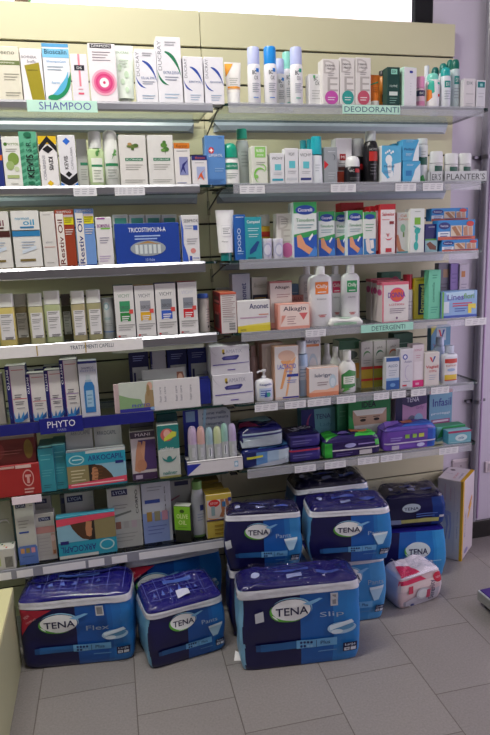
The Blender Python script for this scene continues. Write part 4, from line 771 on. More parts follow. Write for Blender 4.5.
leaflet(143, 186, 368.5, 412, 'grey leaflet with a face at its right end, behind the front leaflet', .026, SH.z, [r(.0, 0, 1, 1, 'a4aaa8'), e(.88, .7, .08, .2, 'c09a84'), g([(.8, .4), (.98, .4), (.98, .7), (.94, .9), (.8, .9)], '8a5a48'), e(.88, .72, .06, .14, 'c8a48c')])
for i, (a, b, v, c) in enumerate(((130, 150, 352, '1f2350'), (151.5, 167, 351, 'b9babe'), (168, 188, 350, '1f2a68'), (188.5, 209, 348.5, '2030a0' if 0 else '1f2c78'))):
    B(a, b, v, 'tall %s carton behind the leaflets, %s from the left' % (['navy', 'white', 'blue', 'blue'][i], ['first', 'second', 'third', 'fourth'][i]), c, ([r(.14, .0, .94, .72, 'b4b8b8'), l(.2, .8, .93, 3, '8a94c8', .04), r(.2, .3, .3, .62, '23285a'), l(.4, .8, .5, 2, '6a6a70')] if i != 1 else [r(0, 0, .12, 1, '1c1f66'), t('PHYTO', .07, .6, .3, .08, 'ddd', -90)]), dy=.10, dep=.04)
B(199.5, 211, 379, 'plain deep blue low box at the right end of the leaflets', '202c90', [], dy=.03, dep=.05)
SH.z = ZR[4]
am = [t('AMATIX', .60, .80, .42, .13, '9a9aac'), r(.30, .74, .36, .88, 'b8a02a'), e(.34, .74, .03, .04, '4a3a2a'), g([(.28, .58), (.32, .50), (.66, .50), (.74, .62), (.70, .66), (.34, .63)], '3a3a80'), e(.5, .57, .14, .04, '5a5a9a'), g([(.05, .33), (.98, .37), (.98, .39), (.05, .36)], '4a3a9a'), l(.42, .62, .17, 1, '6a5aa0', .1, .035), crescent(.5, 1.02, .5, .5, 180, 230, .02, 'aaaab0')]
ob1 = B(212.5, 254, 374, 'lower white flat carton with a violet pill picture, of the two stacked', 'd3d2d8', am, dy=.012, dep=.085, top='d6d5da')
zz = SH.last
B(210, 250, 345.5, 'upper white flat carton with a violet pill picture, of the two stacked', 'cccbd2', am, dy=.016, dep=.085, z=zz + .0004)
# pump bottle
pb = bottle(256.5, 275.5, 379.5, 'white pump bottle with a blue printed label, left end of the fifth right shelf', 'dddfe4', 'd8dade', [(.95, 0), (1, .03), (1, .82), (.9, .92), (.5, .97), (.38, 1)], 0, .3, flat=.7, dec=[t('Saugella', .5, .76, .66, .12, '2a4a9a', bold=1), r(.16, .18, .84, .6, 'b8c8e4'), l(.22, .78, .5, 3, '3a5ab0', .1, .04), e(.62, .3, .14, .1, '3a9a8a'), g([(.4, .2), (.5, .5), (.56, .2)], '2a4a9a')], dy=.008, name='pump_bottle')
hz = SH.last - SH.z; m = MB(); pr_ = span(256.5, 275.5, 368, D + .008, SH.z)[1] / 2
m.loft([ring(.0085, .0085, hz - .004), ring(.0085, .0085, hz + .008), ring(.004, .004, hz + .009), ring(.004, .004, hz + .022), ring(.008, .008, hz + .023), ring(.009, .009, hz + .03), ring(.004, .004, hz + .033)], mat('d8dade', 'plastic'))
m.tube([(0, 0, hz + .027), (-.018, -.004, hz + .027), (-.026, -.006, hz + .023)], .0032, mat('d8dade', 'plastic')); m.build('pump', pb, True)
bottle(250, 259.5, 346, 'pinkish bottle in shadow behind the pump bottle', 'b99a92', 'c8a8a0', None, .2, .6, dy=.10)
lac = [g([(.25, .72), (.7, .85), (.74, .8), (.5, .5), (.3, .2), (.2, .2), (.42, .6)], 'e2a26a'), g([(.55, .66), (.9, .8), (.6, .3), (.5, .06), (.42, .06), (.6, .5)], 'e8b080'), e(.5, .82, .35, .1, 'd8b4a0'), t('LACTACYD', .5, .62, .76, .09, '5a6ac8', bold=1), t('derma', .6, .53, .3, .04, '6a7ad0'), r(.5, .42, .98, .47, '2f3f9a'), l(.5, .9, .36, 2, '8a94c8', .04), r(0, 0, 1, .05, 'd8c8c0'), r(.3, .015, .98, .045, '4a4a9a')]
B(274.5, 299, 346, 'white carton with orange flames and blue title, front of the wash cartons', 'dcd8d6', lac, dy=.014, side='cfa890', dep=.045, sdec=[r(.2, .1, .8, .9, 'c8a088')])
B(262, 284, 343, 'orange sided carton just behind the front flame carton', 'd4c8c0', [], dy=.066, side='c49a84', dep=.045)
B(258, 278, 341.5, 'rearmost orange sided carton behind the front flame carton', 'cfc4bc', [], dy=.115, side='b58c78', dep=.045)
bottle(297, 309.5, 341.5, 'slim light blue bottle with a clear top beside the flame carton', '9db9d8', 'c4d0dc', [(.95, 0), (1, .02), (1, .68), (.9, .76)], .22, .75, flat=.8, dy=.03, dec=[r(.15, .3, .85, .56, 'b8cce4'), l(.25, .8, .5, 3, '7a98c0', .06)])
B(305, 321, 333, 'tall white carton with a bluish drop, partly behind the short lubricant carton', 'd0cfd2', [t('lubrigyn', .5, .86, .84, .07, '4a5a78', bold=1), r(.1, .78, .9, .82, 'd88a5a'), crescent(.5, .45, .3, .22, -60, 240, .3, 'b4c4d0'), l(.2, .8, .3, 3, '9aa', .05)], dy=.055)
B(308.5, 339, 367.5, 'short white and salmon carton with a water drop, fifth right shelf', 'dcd9d8', [t('lubrigyn', .48, .72, .56, .16, '3f4a68', bold=1), r(0, 0, 1, .14, 'd88a6a'), g([(0, .14), (1, .14), (1, .36), (.6, .22), (.2, .24)], 'e6b49a'), e(.80, .50, .12, .24, 'b8ccd8'), e(.80, .47, .08, .15, 'd4e0e8'), l(.28, .64, .5, 2, '9a8a8a', .08, .03)], side='c88a6e', top='d8c8c0', dep=.05)
def white_b(u0, u1, vt, lab, dy, dec=None, lc=None):
    bottle(u0, u1, vt, lab, 'd9dbd8', 'dcdedb', [(.86, 0), (.96, .03), (1, .3), (1, .52), (.9, .66), (.6, .74), (.42, .78)], .22, .44, flat=.55, dec=dec, dy=dy, name='wash_bottle')
white_b(340, 358, 351, 'white bottle with a green and white label, front one of the white group', .012, [g([(.1, .1), (.9, .14), (.95, .5), (.5, .56), (.1, .44)], '3f8a4a'), r(.2, .22, .86, .40, 'dfe4da'), l(.28, .8, .37, 3, '6a8a6a', .045), g([(.1, .02), (.6, .1), (.3, .14)], '5aa04a')])
white_b(330.5, 343, 347, 'white bottle without visible label, directly behind the green labelled one', .05)
white_b(322.5, 334, 344, 'white bottle at the back left of the white bottle group', .095)
B(339, 361, 340.5, 'dark green topped carton with a yellow picture, behind the white bottles', 'a9ae9a', [r(0, .82, 1, 1, '2c5a40'), r(.3, .2, .96, .52, 'd8a048'), e(.6, .7, .25, .08, '4a5a50'), l(.3, .9, .62, 2, '5a5a50', .05)], dy=.085, top='2f6a48')
for i, (a, b, v, c) in enumerate(((361, 373, 341.5, 'c02f28'), (373.5, 386, 340.5, 'b82a2a'), (386.5, 399.5, 339.5, 'c04030'))):
    B(a, b, v, '%s of three cartons with white tops, green to yellow feet and red bands' % ['left', 'middle', 'right'][i], 'c2c0bc', [r(0, .40, 1, .46, c), r(0, .0, 1, .40, ['b89a2a', '8a8a30', 'b8982a'][i]), r(0, .15, 1, .2, c), t(['ph4', 'ph5', 'ph7'][i], .5, .85, .4, .06, '555'), crescent(.5, .7, .3, .1, 10, 200, .4, ['5a8a5a', '2f6a4a', 'c06a4a'][i]), l(.2, .8, .6, 2, '8a8a88', .05)], dy=.065, group='red banded cartons in the middle of the fifth right shelf', top='b8b6b0')
B(393.5, 413, 333.5, 'dark green box at the back above the red banded cartons', '2f5a45', [l(.1, .8, .8, 1, '7aa088')], dy=.15, dep=.05, top='3a6a52')
B(386, 399.5, 357.5, 'small blue and white carton in front of the red banded cartons', 'cfd4dc', [r(0, .0, 1, .28, '2a5aa0'), r(0, .88, 1, 1, '2a5aa0'), r(0, .28, 1, .36, '8ab0d8'), t('ALCO', .5, .74, .7, .08, '3a5a8a'), l(.2, .8, .6, 3, '7a8aa8', .07), e(.5, .14, .2, .06, '6a9ad0')], dep=.03)
B(400.5, 413, 349, 'white carton with violet body lines, left of the pink footed carton', 'd2d0d8', [e(.36, .80, .2, .07, '4a5ab0'), e(.36, .80, .11, .04, 'e0e0ea'), t('Activ', .6, .68, .6, .06, '5a5a98'), crescent(.6, .4, .25, .18, 60, 300, .1, '9a8ac0'), l(.2, .8, .18, 1, '7a7a9a'), r(.15, .05, .5, .09, 'c03a4a')], dep=.04)
B(412, 424, 344.5, 'tall white carton with a vivid pink foot, fifth right shelf', 'd5cdd2', [r(0, 0, 1, .16, 'd82a7a'), t('SOMAT', .5, .87, .66, .05, 'c06a90'), l(.3, .7, .75, 2, 'c08aa0', .05), r(.18, .18, .82, .6, 'dfd8de'), r(.3, .05, .6, .1, 'e8a0c0')], dy=.01, dep=.04, side='b8a8b0')
B(424.5, 439.5, 352.5, 'white carton with a red and blue v mark, beside the powder bottle', 'd6d0cc', [g([(.32, .86), (.44, .86), (.54, .74), (.5, .70)], 'd0303a'), g([(.52, .72), (.62, .88), (.74, .88), (.56, .70)], '2a4a9a'), t('Vagisil', .5, .56, .84, .12, 'c83a44', bold=1), t('crema', .55, .44, .5, .06, 'c04a50'), l(.3, .8, .32, 3, '8a9ab8', .06)], dep=.04)
B(430.5, 450.5, 325.5, 'blue display carton with a yellow corner behind the lilac bottle', '5f93b4', [g([(0, .82), (.0, 1), (.3, 1)], 'd0c83a'), r(.28, .72, .75, .95, 'c4d0d8'), g([(.36, .92), (.46, .92), (.54, .8), (.5, .76)], 'd0303a'), g([(.52, .78), (.6, .92), (.7, .92), (.56, .76)], '2a4a9a'), t('Vag', .3, .62, .4, .08, 'a04a70'), l(.1, .9, .3, 3, '86b0c8', .06)], dy=.12, dep=.03)
bottle(434.5, 449, 337.5, 'lilac blue bottle with a small v mark behind the powder bottle', 'a4b4cf', 'b4c0da', [(.95, 0), (1, .02), (1, .66), (.9, .74), (.5, .80)], .19, .5, flat=.55, dy=.06, dec=[g([(.4, .56), (.48, .56), (.54, .48), (.5, .44)], 'd0303a'), g([(.52, .46), (.58, .56), (.66, .56), (.55, .44)], '2a4a9a'), l(.2, .85, .3, 3, '8a9cc0', .06)])
bottle(443.5, 459, 346, 'white powder bottle with a red and yellow label, right end of the fifth shelf', 'cfd2dc', 'b4bcd0', [(.97, 0), (1, .02), (1, .70), (.94, .76), (.6, .80)], .19, .48, flat=.5, p=3, dec=[r(.1, .12, .9, .62, 'dddadc'), r(.1, .10, .9, .24, 'd8b83a'), r(.1, .55, .9, .66, 'c03a30'), e(.5, .60, .40, .06, 'c03a30'), t('talco', .5, .49, .7, .06, 'b8604a'), e(.5, .37, .26, .04, '9ab0d0'), r(.1, .08, .9, .11, 'c04a30')], dy=.01, name='powder_bottle')

# ---- left run, sixth shelf
SH.z = ZL[5]
B(-10, 41, 465, 'bright red carton with a round white emblem, lower of the two at the left edge', '9f1f24', [e(.76, .55, .115, .27, 'd09a98'), e(.76, .55, .095, .225, '9f1f24'), r(.73, .38, .785, .66, 'd09a98'), r(.70, .58, .82, .66, 'd09a98'), r(.2, .90, .5, .97, 'caa09a'), r(.52, .88, .84, .98, 'd8b8b4'), l(.66, .86, .22, 2, 'd09a98', .1, .05)], dep=.07, top='8a1a20')
zr = SH.last
B(-10, 36, 436, 'dark red carton with a gold oval, upper of the two at the left edge', '571318', [e(.84, .5, .1, .34, '6a5420'), e(.14, .5, .16, .3, '6e2428'), l(.2, .7, .5, 2, '8a4a4a', .1, .03), r(0, .9, 1, 1, '6a5a58')], z=zr + .0004, dep=.075, dy=.014, top='3e3230')
for i, (a, b, v, dy) in enumerate(((39, 55, 448, .012), (53, 67, 445, .022))):
    B(a, b, v, '%s teal carton standing beside the red ones' % ['left', 'right'][i], '2f8a9a', [l(.15, .85, .85, 2, '6ab8c0', .1), l(.15, .85, .5, 3, '57a8b4', .06), l(.2, .7, .16, 2, '1f5a6a')], dep=.11, dy=dy, top='5a8c90', side='27707e', group='teal cartons beside the red cartons')
hair_w = [r(0, .62, 1, .93, '2596b0'), r(.33, .93, 1, 1, 'c8ccc8'), t('ARKOCAPIL', .66, .79, .60, .15, '22307a', bold=1), e(.17, .78, .13, .13, 'a8d0d0'), e(.17, .78, .105, .10, '2596b0'), l(.10, .26, .80, 1, 'c8e0e0', .1, .03), r(0, .12, .36, .62, '8a8058'), l(.06, .3, .50, 4, 'c8c0a0', .09, .03), r(.36, .12, 1, .62, '86b4c8'), r(.36, .12, .48, .62, '2a2420'), g([(.46, .16), (.78, .16), (.74, .30), (.66, .46), (.58, .57), (.47, .61), (.42, .56), (.46, .4)], '4f3420'), g([(.40, .18), (.50, .17), (.52, .34), (.51, .50), (.46, .54), (.42, .52), (.415, .42), (.395, .36), (.415, .33)], 'b8805a'), l(.45, .62, .5, 4, '6a4526', .09, .02), r(.82, .58, .96, .66, '23286e'), g([(0, 0), (1, .05), (1, .22), (0, .12)], 'd84a62'), l(.05, .95, .11, 1, 'f0c8cc', .1, .03), r(0, 0, 1, .02, '2596b0')]
B(66, 127, 450, 'upright blue carton with a woman in profile, sixth left shelf', '3a98b0', hair_w, dep=.03, dy=.012, top='c9cdce')
zA = SH.last
B(66.5, 94.5, 425, 'left of two pale cartons stacked behind the profile carton', 'a8acac', [t('ARKOCAPIL', .55, .87, .7, .07, '6a7280'), r(0, 0, 1, .05, '888')], dy=.05, dep=.05, top='989c9c')
B(95, 123.5, 425, 'right of two pale cartons stacked behind the profile carton', 'a6aaaa', [t('ARKOCAPIL', .45, .87, .7, .07, '3f4a5c')], dy=.05, dep=.05, top='989c9c')
nail = lambda: None
B(131, 156.5, 431, 'carton with hands on purple, between the profile carton and the nail oil carton', 'c0b8ba', [r(0, .86, 1, 1, '3a3040'), t('MANI', .5, .93, .6, .06, 'c8c0c8'), r(.30, .2, 1, .82, '4a3468'), g([(.1, .2), (.3, .15), (.55, .3), (.5, .5), (.42, .78), (.3, .8), (.2, .6)], 'b98568'), e(.4, .3, .2, .12, 'b07a5e'), g([(.38, .6), (.5, .8), (.6, .78), (.5, .4)], 'c29074'), r(0, .0, 1, .14, '3f2a4a'), r(.12, .02, .4, .1, 'a89ab0')], dy=.02, dep=.05, top='6a6460')
B(131.5, 155, 421, 'dim carton behind the hands carton', '3a3a42', [r(0, .9, 1, 1, '6a6a70')], dy=.09, dep=.04)
B(158, 180, 425, 'white and teal nail oil carton with a fingertip picture', 'bdc4bd', [g([(0, .55), (1, .55), (1, 1), (0, 1)], '257c78'), e(.45, .82, .3, .12, 'c2605a'), e(.45, .84, .16, .08, 'd8a898'), g([(.3, .7), (.86, .78), (.9, .86), (.7, .88), (.3, .76)], 'c8d048'), t('nailner', .42, .56, .62, .08, 'd4dcd8', bold=1), t('nailner', .5, .1, .66, .07, '257c78', bold=1), crescent(.5, .42, .34, .12, 180, 360, .35, '257c78'), e(.5, .36, .12, .06, '257c78'), r(0, 0, 1, .04, '8a8a50')], dep=.045)
B(158.5, 179, 414, 'dark teal carton rising behind the nail oil carton', '1d5a5c', [r(.0, .8, 1, 1, '17484a')], dy=.07, dep=.04, group=None)
# pen display
SHz = SH.z; Y = D - .002
x_, w_2, h_2 = span(186.5, 244, 460, Y, SHz); dsp = empty('display_tray', (x_, Y, SHz), 'white counter display tray with a blue corner and card back, holding thermometers', 'display')
m = MB(); dp = .075; c_ = 'd6d4d6'
m.box(-w_2 / 2, 0, 0, w_2 / 2, .0015, h_2, mat(c_)); m.box(-w_2 / 2, 0, 0, w_2 / 2, dp, .0015, mat(c_)); m.box(-w_2 / 2, 0, 0, -w_2 / 2 + .0015, dp, h_2, mat('23307a')); m.box(w_2 / 2 - .0015, 0, 0, w_2 / 2, dp, h_2, mat(c_))
m.box(-w_2 / 2, 0, h_2 - .0015, w_2 / 2, .014, h_2, mat(c_)); m.box(-w_2 / 2, .034, h_2 - .0015, w_2 / 2, dp, h_2, mat('c4c4c8'))
decorate(m, [g([(.0, .85), (.25, .85), (0, .05)], '23309a'), r(.84, .3, .91, .75, '8ab4cc'), e(.875, .52, .025, .14, 'd8e4ec')], lambda a, b, o: ((a - .5) * w_2, -o, b * h_2)); m.build('tray', dsp)
zt_ = .215; m = MB(); m.box(-w_2 * .48, dp, 0, w_2 * .38, dp + .002, zt_, mat('b4bcc6'))
decorate(m, [r(0, 0, .32, 1, '25308a'), r(.06, .8, .25, .98, '7f9cc0'), t('come nella', .66, .92, .5, .055, '2f3a6a'), t('temperatura', .68, .83, .56, .055, '2f3a6a'), t('naturale', .66, .74, .42, .05, '2f3a6a'), g([(.32, 0), (.36, 0), (.5, 1), (.44, 1)], '9fc4dc')], lambda a, b, o: (-w_2 * .48 + a * w_2 * .86, dp - o, b * zt_)); m.build('card_back', dsp)
for i, (a, b, v, c, s_) in enumerate(((188.5, 198.5, 427, 'b5a2be', 'lilac'), (197.5, 206.5, 427, 'caa49c', 'salmon'), (206, 214.5, 428, '94b0ba', 'light blue'), (214, 223, 427, 'bcc69c', 'yellow green'), (221.5, 229.5, 424, '92bcb0', 'mint'), (229, 237.5, 424, 'b0a2c4', 'violet'))):
    SH.z = SHz + .0016
    bottle(a, b, v, 'grey tubular thermometer case with a %s top in the card display' % s_, 'a9adb0', c, [(.9, 0), (1, .03), (1, .6), (.97, .62)], .38, .95, flat=.8, capdome=1, dy=.014, dec=[r(.3, .35, .7, .55, 'd0d4d8'), r(.42, .36, .55, .54, '55606a')] if i in (2, 4) else [r(.34, .35, .66, .55, 'b4b8bc')], name='thermometer_case', cat='thermometer', group='thermometer cases in the card display', kind='satin')
SH.z = SHz

# ---- left run, lowest shelf
SH.z = ZL[6]
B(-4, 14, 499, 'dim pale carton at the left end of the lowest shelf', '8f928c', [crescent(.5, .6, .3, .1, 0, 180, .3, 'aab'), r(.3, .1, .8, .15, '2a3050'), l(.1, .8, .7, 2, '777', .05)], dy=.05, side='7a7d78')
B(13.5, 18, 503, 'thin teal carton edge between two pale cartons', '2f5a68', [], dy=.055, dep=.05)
def sq(x, c): return [r(x, .13, x + .2, .21, c), e(x + .1, .17, .07, .03, '8a4a2a')]
lyc = lambda: [r(.1, .90, .62, .97, '1d2350'), t('LYCIA', .36, .935, .42, .045, 'a8b0c8', bold=1), l(.8, .95, .93, 1, '8a8a90'), l(.15, .7, .7, 3, '8a8a88', .05), r(.15, .50, .65, .525, '2a4a9a')]
B(16, 36, 501, 'tall white carton with a blue foot and three small pictures, lowest left shelf', 'b4b6b2', lyc() + [r(.0, 0, 1, .28, '5572b4'), r(.06, .25, .94, .30, '5572b4')] + [q for x, c in ((.12, 'c08a5a'), (.4, '8a7a3a'), (.68, 'c88a9a')) for q in (r(x, .18, x + .2, .26, c),)] + [l(.2, .8, .13, 1, '3a5a9a')], dy=.02, dep=.05)
B(36, 56, 513, 'white carton with a salmon band and round mark, lowest left shelf', 'b2b0ae', [r(.2, .84, .82, .92, '1d2350'), t('LYCIA', .5, .88, .46, .05, 'a8b0c8', bold=1), r(0, .58, 1, .72, 'c08a88'), r(.06, .1, .74, .54, 'a8a6a6'), r(.76, .1, .98, .56, 'b09488'), e(.86, .46, .12, .07, 'c4a8a8'), r(.8, .12, .95, .2, '8a5a3a'), l(.12, .7, .48, 5, '98969a', .07)], dy=.03, dep=.04)
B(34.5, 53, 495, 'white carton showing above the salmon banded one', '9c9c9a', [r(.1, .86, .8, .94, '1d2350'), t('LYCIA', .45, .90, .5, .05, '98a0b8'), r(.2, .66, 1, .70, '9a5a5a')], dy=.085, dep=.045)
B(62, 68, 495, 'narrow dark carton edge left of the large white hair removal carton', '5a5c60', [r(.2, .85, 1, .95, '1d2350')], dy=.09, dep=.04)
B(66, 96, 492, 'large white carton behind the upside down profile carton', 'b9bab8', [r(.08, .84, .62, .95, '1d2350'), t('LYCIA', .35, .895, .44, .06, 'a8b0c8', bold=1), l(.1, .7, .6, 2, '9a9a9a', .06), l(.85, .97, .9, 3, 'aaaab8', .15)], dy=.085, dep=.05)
flip = []
for d_ in hair_w:
    k = d_[0]
    if k == 'r': flip.append(r(1 - d_[3], 1 - d_[4], 1 - d_[1], 1 - d_[2], d_[5]))
    elif k == 'e': flip.append(e(1 - d_[1], 1 - d_[2], d_[3], d_[4], d_[5]))
    elif k == 'g': flip.append(g([(1 - a, 1 - b) for a, b in d_[1]], d_[2]))
    elif k == 't': flip.append(t(d_[1], 1 - d_[2], 1 - d_[3], d_[4], d_[5], d_[6], 180, d_[8]))
B(56.5, 117, 514, 'blue carton with a woman in profile standing upside down, lowest left shelf', '3a98b0', flip, dep=.03, dy=.018, top='3f94ac')
lc2 = lambda s1: [r(.14, .87, .62, .97, '1d2350'), t('LYCIA', .38, .92, .38, .055, 'a8b0c8', bold=1)]
B(108, 142, 487, 'wide white carton with vertical lettering and small pictures, lowest left shelf', 'adafac', lc2(1) + [t('CORPO', .88, .74, .40, .08, '2a2a30', 90, 1), l(.15, .6, .72, 2, '8a8a88', .05), g([(.2, .52), (.7, .58), (.7, .61), (.2, .56)], '6a6e6a'), r(.14, .0, .96, .44, 'a2a4a2'), r(.2, .32, .36, .44, '8a5a4a'), r(.44, .32, .6, .44, '9a9a98'), r(.68, .32, .84, .44, 'a89aa2'), l(.2, .85, .24, 3, '8a8c8a', .06)], dy=.04, dep=.045)
B(142, 172, 482, 'wide bluish carton with three small pictures and a blue bar, lowest left shelf', 'b2b6c2', [l(.2, .7, .93, 2, '8a8e98', .05), r(.1, .66, .62, .72, '2f4690'), t('ace', .8, .72, .4, .04, '5a5a60', 90), r(.0, .0, .9, .50, '7f92c4'), r(.14, .36, .32, .52, '9a7a3a'), r(.40, .36, .60, .52, '8a8468'), r(.66, .36, .86, .52, 'c08a9c'), l(.15, .8, .28, 3, '5a6aa8', .06)], dy=.045, dep=.045)
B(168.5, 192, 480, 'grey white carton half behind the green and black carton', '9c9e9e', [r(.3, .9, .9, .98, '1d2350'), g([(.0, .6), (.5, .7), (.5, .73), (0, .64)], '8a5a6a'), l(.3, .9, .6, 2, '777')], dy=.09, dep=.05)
B(176, 193, 506, 'green over black carton of olive oil soap, lowest left shelf', '1a1d18', [r(0, .34, 1, .99, '7fbf2a'), t('OLIVE', .5, .72, .7, .12, 'dfeaa8', bold=1), t('OIL', .5, .55, .5, .12, 'dfeaa8', bold=1), e(.5, .86, .15, .05, '3a5a1a'), l(.2, .8, .42, 1, '5a8a2a')], side='14160f', yaw=-.42, dep=.032, dy=.012, top='b4b8ac')
bottle(191.5, 205.5, 482, 'white bottle with a green cap and foot, beside the soap carton', 'bfc4cc', '6f9a58', [(.9, 0), (.96, .03), (1, .3), (1, .62), (.72, .86)], .14, .72, flat=.6, dec=[r(.62, .48, .9, .58, '2a3a8a'), l(.4, .9, .42, 3, '8a98b8', .05), r(.05, .0, .95, .04, '6f9a58')], dy=.035)
B(206, 232.5, 494, 'yellow footed carton with legs and red round mark, right end of lowest left shelf', 'c4ae4a', [r(.04, .42, .96, .88, 'cfc8c4'), e(.32, .80, .22, .085, 'c82a2a'), t('STOP', .32, .80, .3, .05, 'e8c8c4', bold=1), g([(.56, .88), (.70, .88), (.74, .6), (.66, .46), (.5, .48), (.6, .6)], 'a8704e'), g([(.74, .88), (.88, .88), (.92, .6), (.9, .44), (.8, .44), (.84, .6)], 'a06848'), r(.62, .70, .76, .82, '3a6a98'), r(.2, .52, .34, .74, '8aa4a8'), r(.0, .40, 1, .43, '4a3a5a'), r(.86, .82, .98, .9, '2f3f8a'), l(.3, .8, .3, 3, 'a08024', .09, .03), e(.88, .36, .09, .05, '8aa858'), crescent(.3, .5, .25, .07, 180, 330, .3, 'd89048')], dy=.012, dep=.05, top='bfa63c', side='b8b0a4')
zv = SH.last
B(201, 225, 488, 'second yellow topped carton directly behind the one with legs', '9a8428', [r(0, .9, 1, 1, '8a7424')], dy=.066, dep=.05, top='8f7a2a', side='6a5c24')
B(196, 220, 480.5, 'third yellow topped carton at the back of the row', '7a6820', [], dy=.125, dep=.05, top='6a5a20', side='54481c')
B(-6, 15.5, 549, 'small white box with confetti top and barcode, front of the lowest left shelf', 'bebeba', [r(.5, .1, .9, .62, '8a8a88'), r(.1, .2, .3, .6, 'a8b878')] + [r(.52 + .06 * i, .12, .545 + .06 * i, .6, '3a3a3a') for i in range(6)], dy=.003, dep=.05, top='c8c8c0', tdec=[e(.1 + .13 * i, .2 + .25 * ((i * 3) % 4), .05, .1, ['b03a30', '4a8a3a', '2f4a3a', 'c8b060'][i % 4]) for i in range(7)])

# ============================================================ soft packs
def pack(P0, P1, h, dep, z0, label, name='diaper_pack', cat='package', group=None, left='6fb0d4', base='14144c', right=None, split=.0, top='191656', dec=None, seal='dcdee8', dome=.035, seed=1, bul=.012, tdec=None, film=True, pw=9.0, rough=1.0, taper=.0, sealh=.10, tilt=.02, flat=False, back=None, sags=0, dark_top=None):
    """P0, P1: the two front bottom corners (x, y). A wrapped soft block with a domed film top"""
    a = Vector((P0[0], P0[1])); b = Vector((P1[0], P1[1])); w = (b - a).length; yaw = math.atan2((b - a).y, (b - a).x)
    nrm = Vector((-(b - a).y, (b - a).x)).normalized(); c = (a + b) / 2 + nrm * dep / 2
    root = empty(name, (c.x, c.y, z0), label, cat, group, yaw)
    A, Bh = w / 2, dep / 2; off = Vector((seed * 3.7, seed * 1.3, seed * 2.1))
    def surf(x, y, z, amp=1.0):
        """deform a point of the ideal block: rounded foot, bulging sides, creases"""
        tz = max(0, min(1, z / h)); f = 1 - .035 * (1 - min(1, tz / .10)) ** 2 + bul / A * math.sin(PI * tz) - taper * tz
        n = noise.noise(Vector((x * 9, y * 9, z * 14)) + off) * .0045 + noise.noise(Vector((x * 30, y * 30, z * 22)) + off) * .0016
        n2 = abs(noise.noise(Vector((x * 7, y * 7, z * 26)) + off * 2)) * .003
        l_ = math.hypot(x / A, y / Bh) + 1e-6; d = (n - n2) * rough * amp * (1 if tz > .02 else .0)
        return Vector((x * f * 1.0 + x / A / l_ * d, y * f + y / Bh / l_ * d, z - (sags * (x / A) ** 2 * tz)))
    N = 96
    def rg(fr, z, o=0):
        return [surf(q[0], q[1], z) + Vector((q[0], q[1], 0)).normalized() * o for q in ring(A * fr, Bh * fr, 0, N, pw)]
    L_ = 18; rings = [rg(.965, 0)] + [rg(1, h * (i + .25) / (L_ + .25)) for i in range(L_ + 1)]
    m = MB(); m.loft(rings, mat(base, 'plastic'), True, False)
    # printed faces: lighter right part of the front, pale left side
    faces = m.f; mi_ = m.m
    mats_r = [m.mi(mat(x, 'plastic')) for x in (right or [])]; ml = m.mi(mat(left, 'plastic')) if left else None; mb_ = m.mi(back) if back else None
    for fi, f in enumerate(faces):
        if len(f) != 4: continue
        cx = sum(m.v[k][0] for k in f) / 4; cy = sum(m.v[k][1] for k in f) / 4
        if cy < -Bh * .72 or (cx > A * .9):
            if right:
                q = (cx / A - split) / (1 - split)
                if q > 0: mi_[fi] = mats_r[min(len(mats_r) - 1, int(q * len(mats_r)))]
        if left and cx < -A * .93 and cy > -Bh * .93: mi_[fi] = ml
    wrapper = m.build('wrapper', root, True, 60)
    def place(px_, py_, o):
        x = (px_ - .5) * 2 * A * .985; xx = max(-.999, min(.999, x / A)); y = -Bh * (1 - abs(xx) ** pw) ** (1 / pw)
        p = surf(x, y, py_ * h); return (p.x, p.y - .0022 - o * 2, p.z)
    if dec:
        m = MB(); decorate(m, dec, place, sub=26); m.build('printed_label', wrapper)
    # top film dome
    def topz(x, y):
        rr = min(1, (abs(x / A) ** pw + abs(y / Bh) ** pw) ** (1 / pw))
        if flat: return h + dome * (1 - rr ** 6)
        n = noise.noise(Vector((x * 14, y * 14, 5)) + off) * .009 + abs(noise.noise(Vector((x * 22, y * 40, 9)) + off)) * .009 + tilt * (y / Bh * .5 + .5)
        return h + dome * (1 - rr ** 12) + (n) * (1 - rr ** 14) - sags * (x / A) ** 2
    m = MB(); rr_ = [[Vector((p.x, p.y, p.z)) for p in rg(1, h)]]
    for k in range(1, 19):
        fr = 1 - (k / 19) ** 1.5; q = ring(A * fr, Bh * fr, 0, N, pw); s_ = 1 - taper
        rr_.append([Vector((x * s_, y * s_, topz(x, y))) for x, y, _ in q])
    m.loft(rr_, mat(top, 'satin'), False, True); tw = m.build('top_wrap', root, True, 80)
    def ptop(px_, py_, o):
        x = (px_ - .5) * 2 * A * .9; y = -Bh * .9 + py_ * 2 * Bh * .9; return (x, y, topz(x, y) + .002 + o * 2)
    if tdec:
        m = MB(); decorate(m, tdec, ptop, sub=26); m.build('printed_top', tw)
    if seal:
        m = MB(); z0_ = h * (1 - sealh); K = 5
        def sr(z, o):
            out = []
            for q in ring(A, Bh, 0, N, pw):
                wv = noise.noise(Vector((q[0] * 12, q[1] * 12, 3)) + off) * .006
                out.append(surf(q[0], q[1], min(h, z) + wv * (1 if z < h else .3)) + Vector((q[0], q[1], 0)).normalized() * (.0022 + o))
            return out
        m.loft([sr(z0_ + (h - z0_) * i / K, .0012 * math.sin(i * 2.3)) for i in range(K + 1)], mat(seal, 'film'), False, False); m.build('seal_band', wrapper, True, 80)
    if film:
        m = MB(); rs = []
        for k in range(0, 24):
            fr = (1 - k / 24) if k else 1; q = ring(A * fr, Bh * fr, 0, 120, pw); s_ = 1 - taper
            rs.append([Vector((x * s_, y * s_, topz(x, y) + .003 + (max(0, 1 - abs(noise.noise(Vector((x * 19, y * 19, 1)) + off)) * 4) ** 2 * .011 + abs(noise.noise(Vector((x * 55, y * 55, 4)) + off)) * .006) * min(1, k / 2))) for x, y, _ in q])
        m.loft(rs, FILM, False, True); m.build('clear_wrap', root, True, 25)
    return root
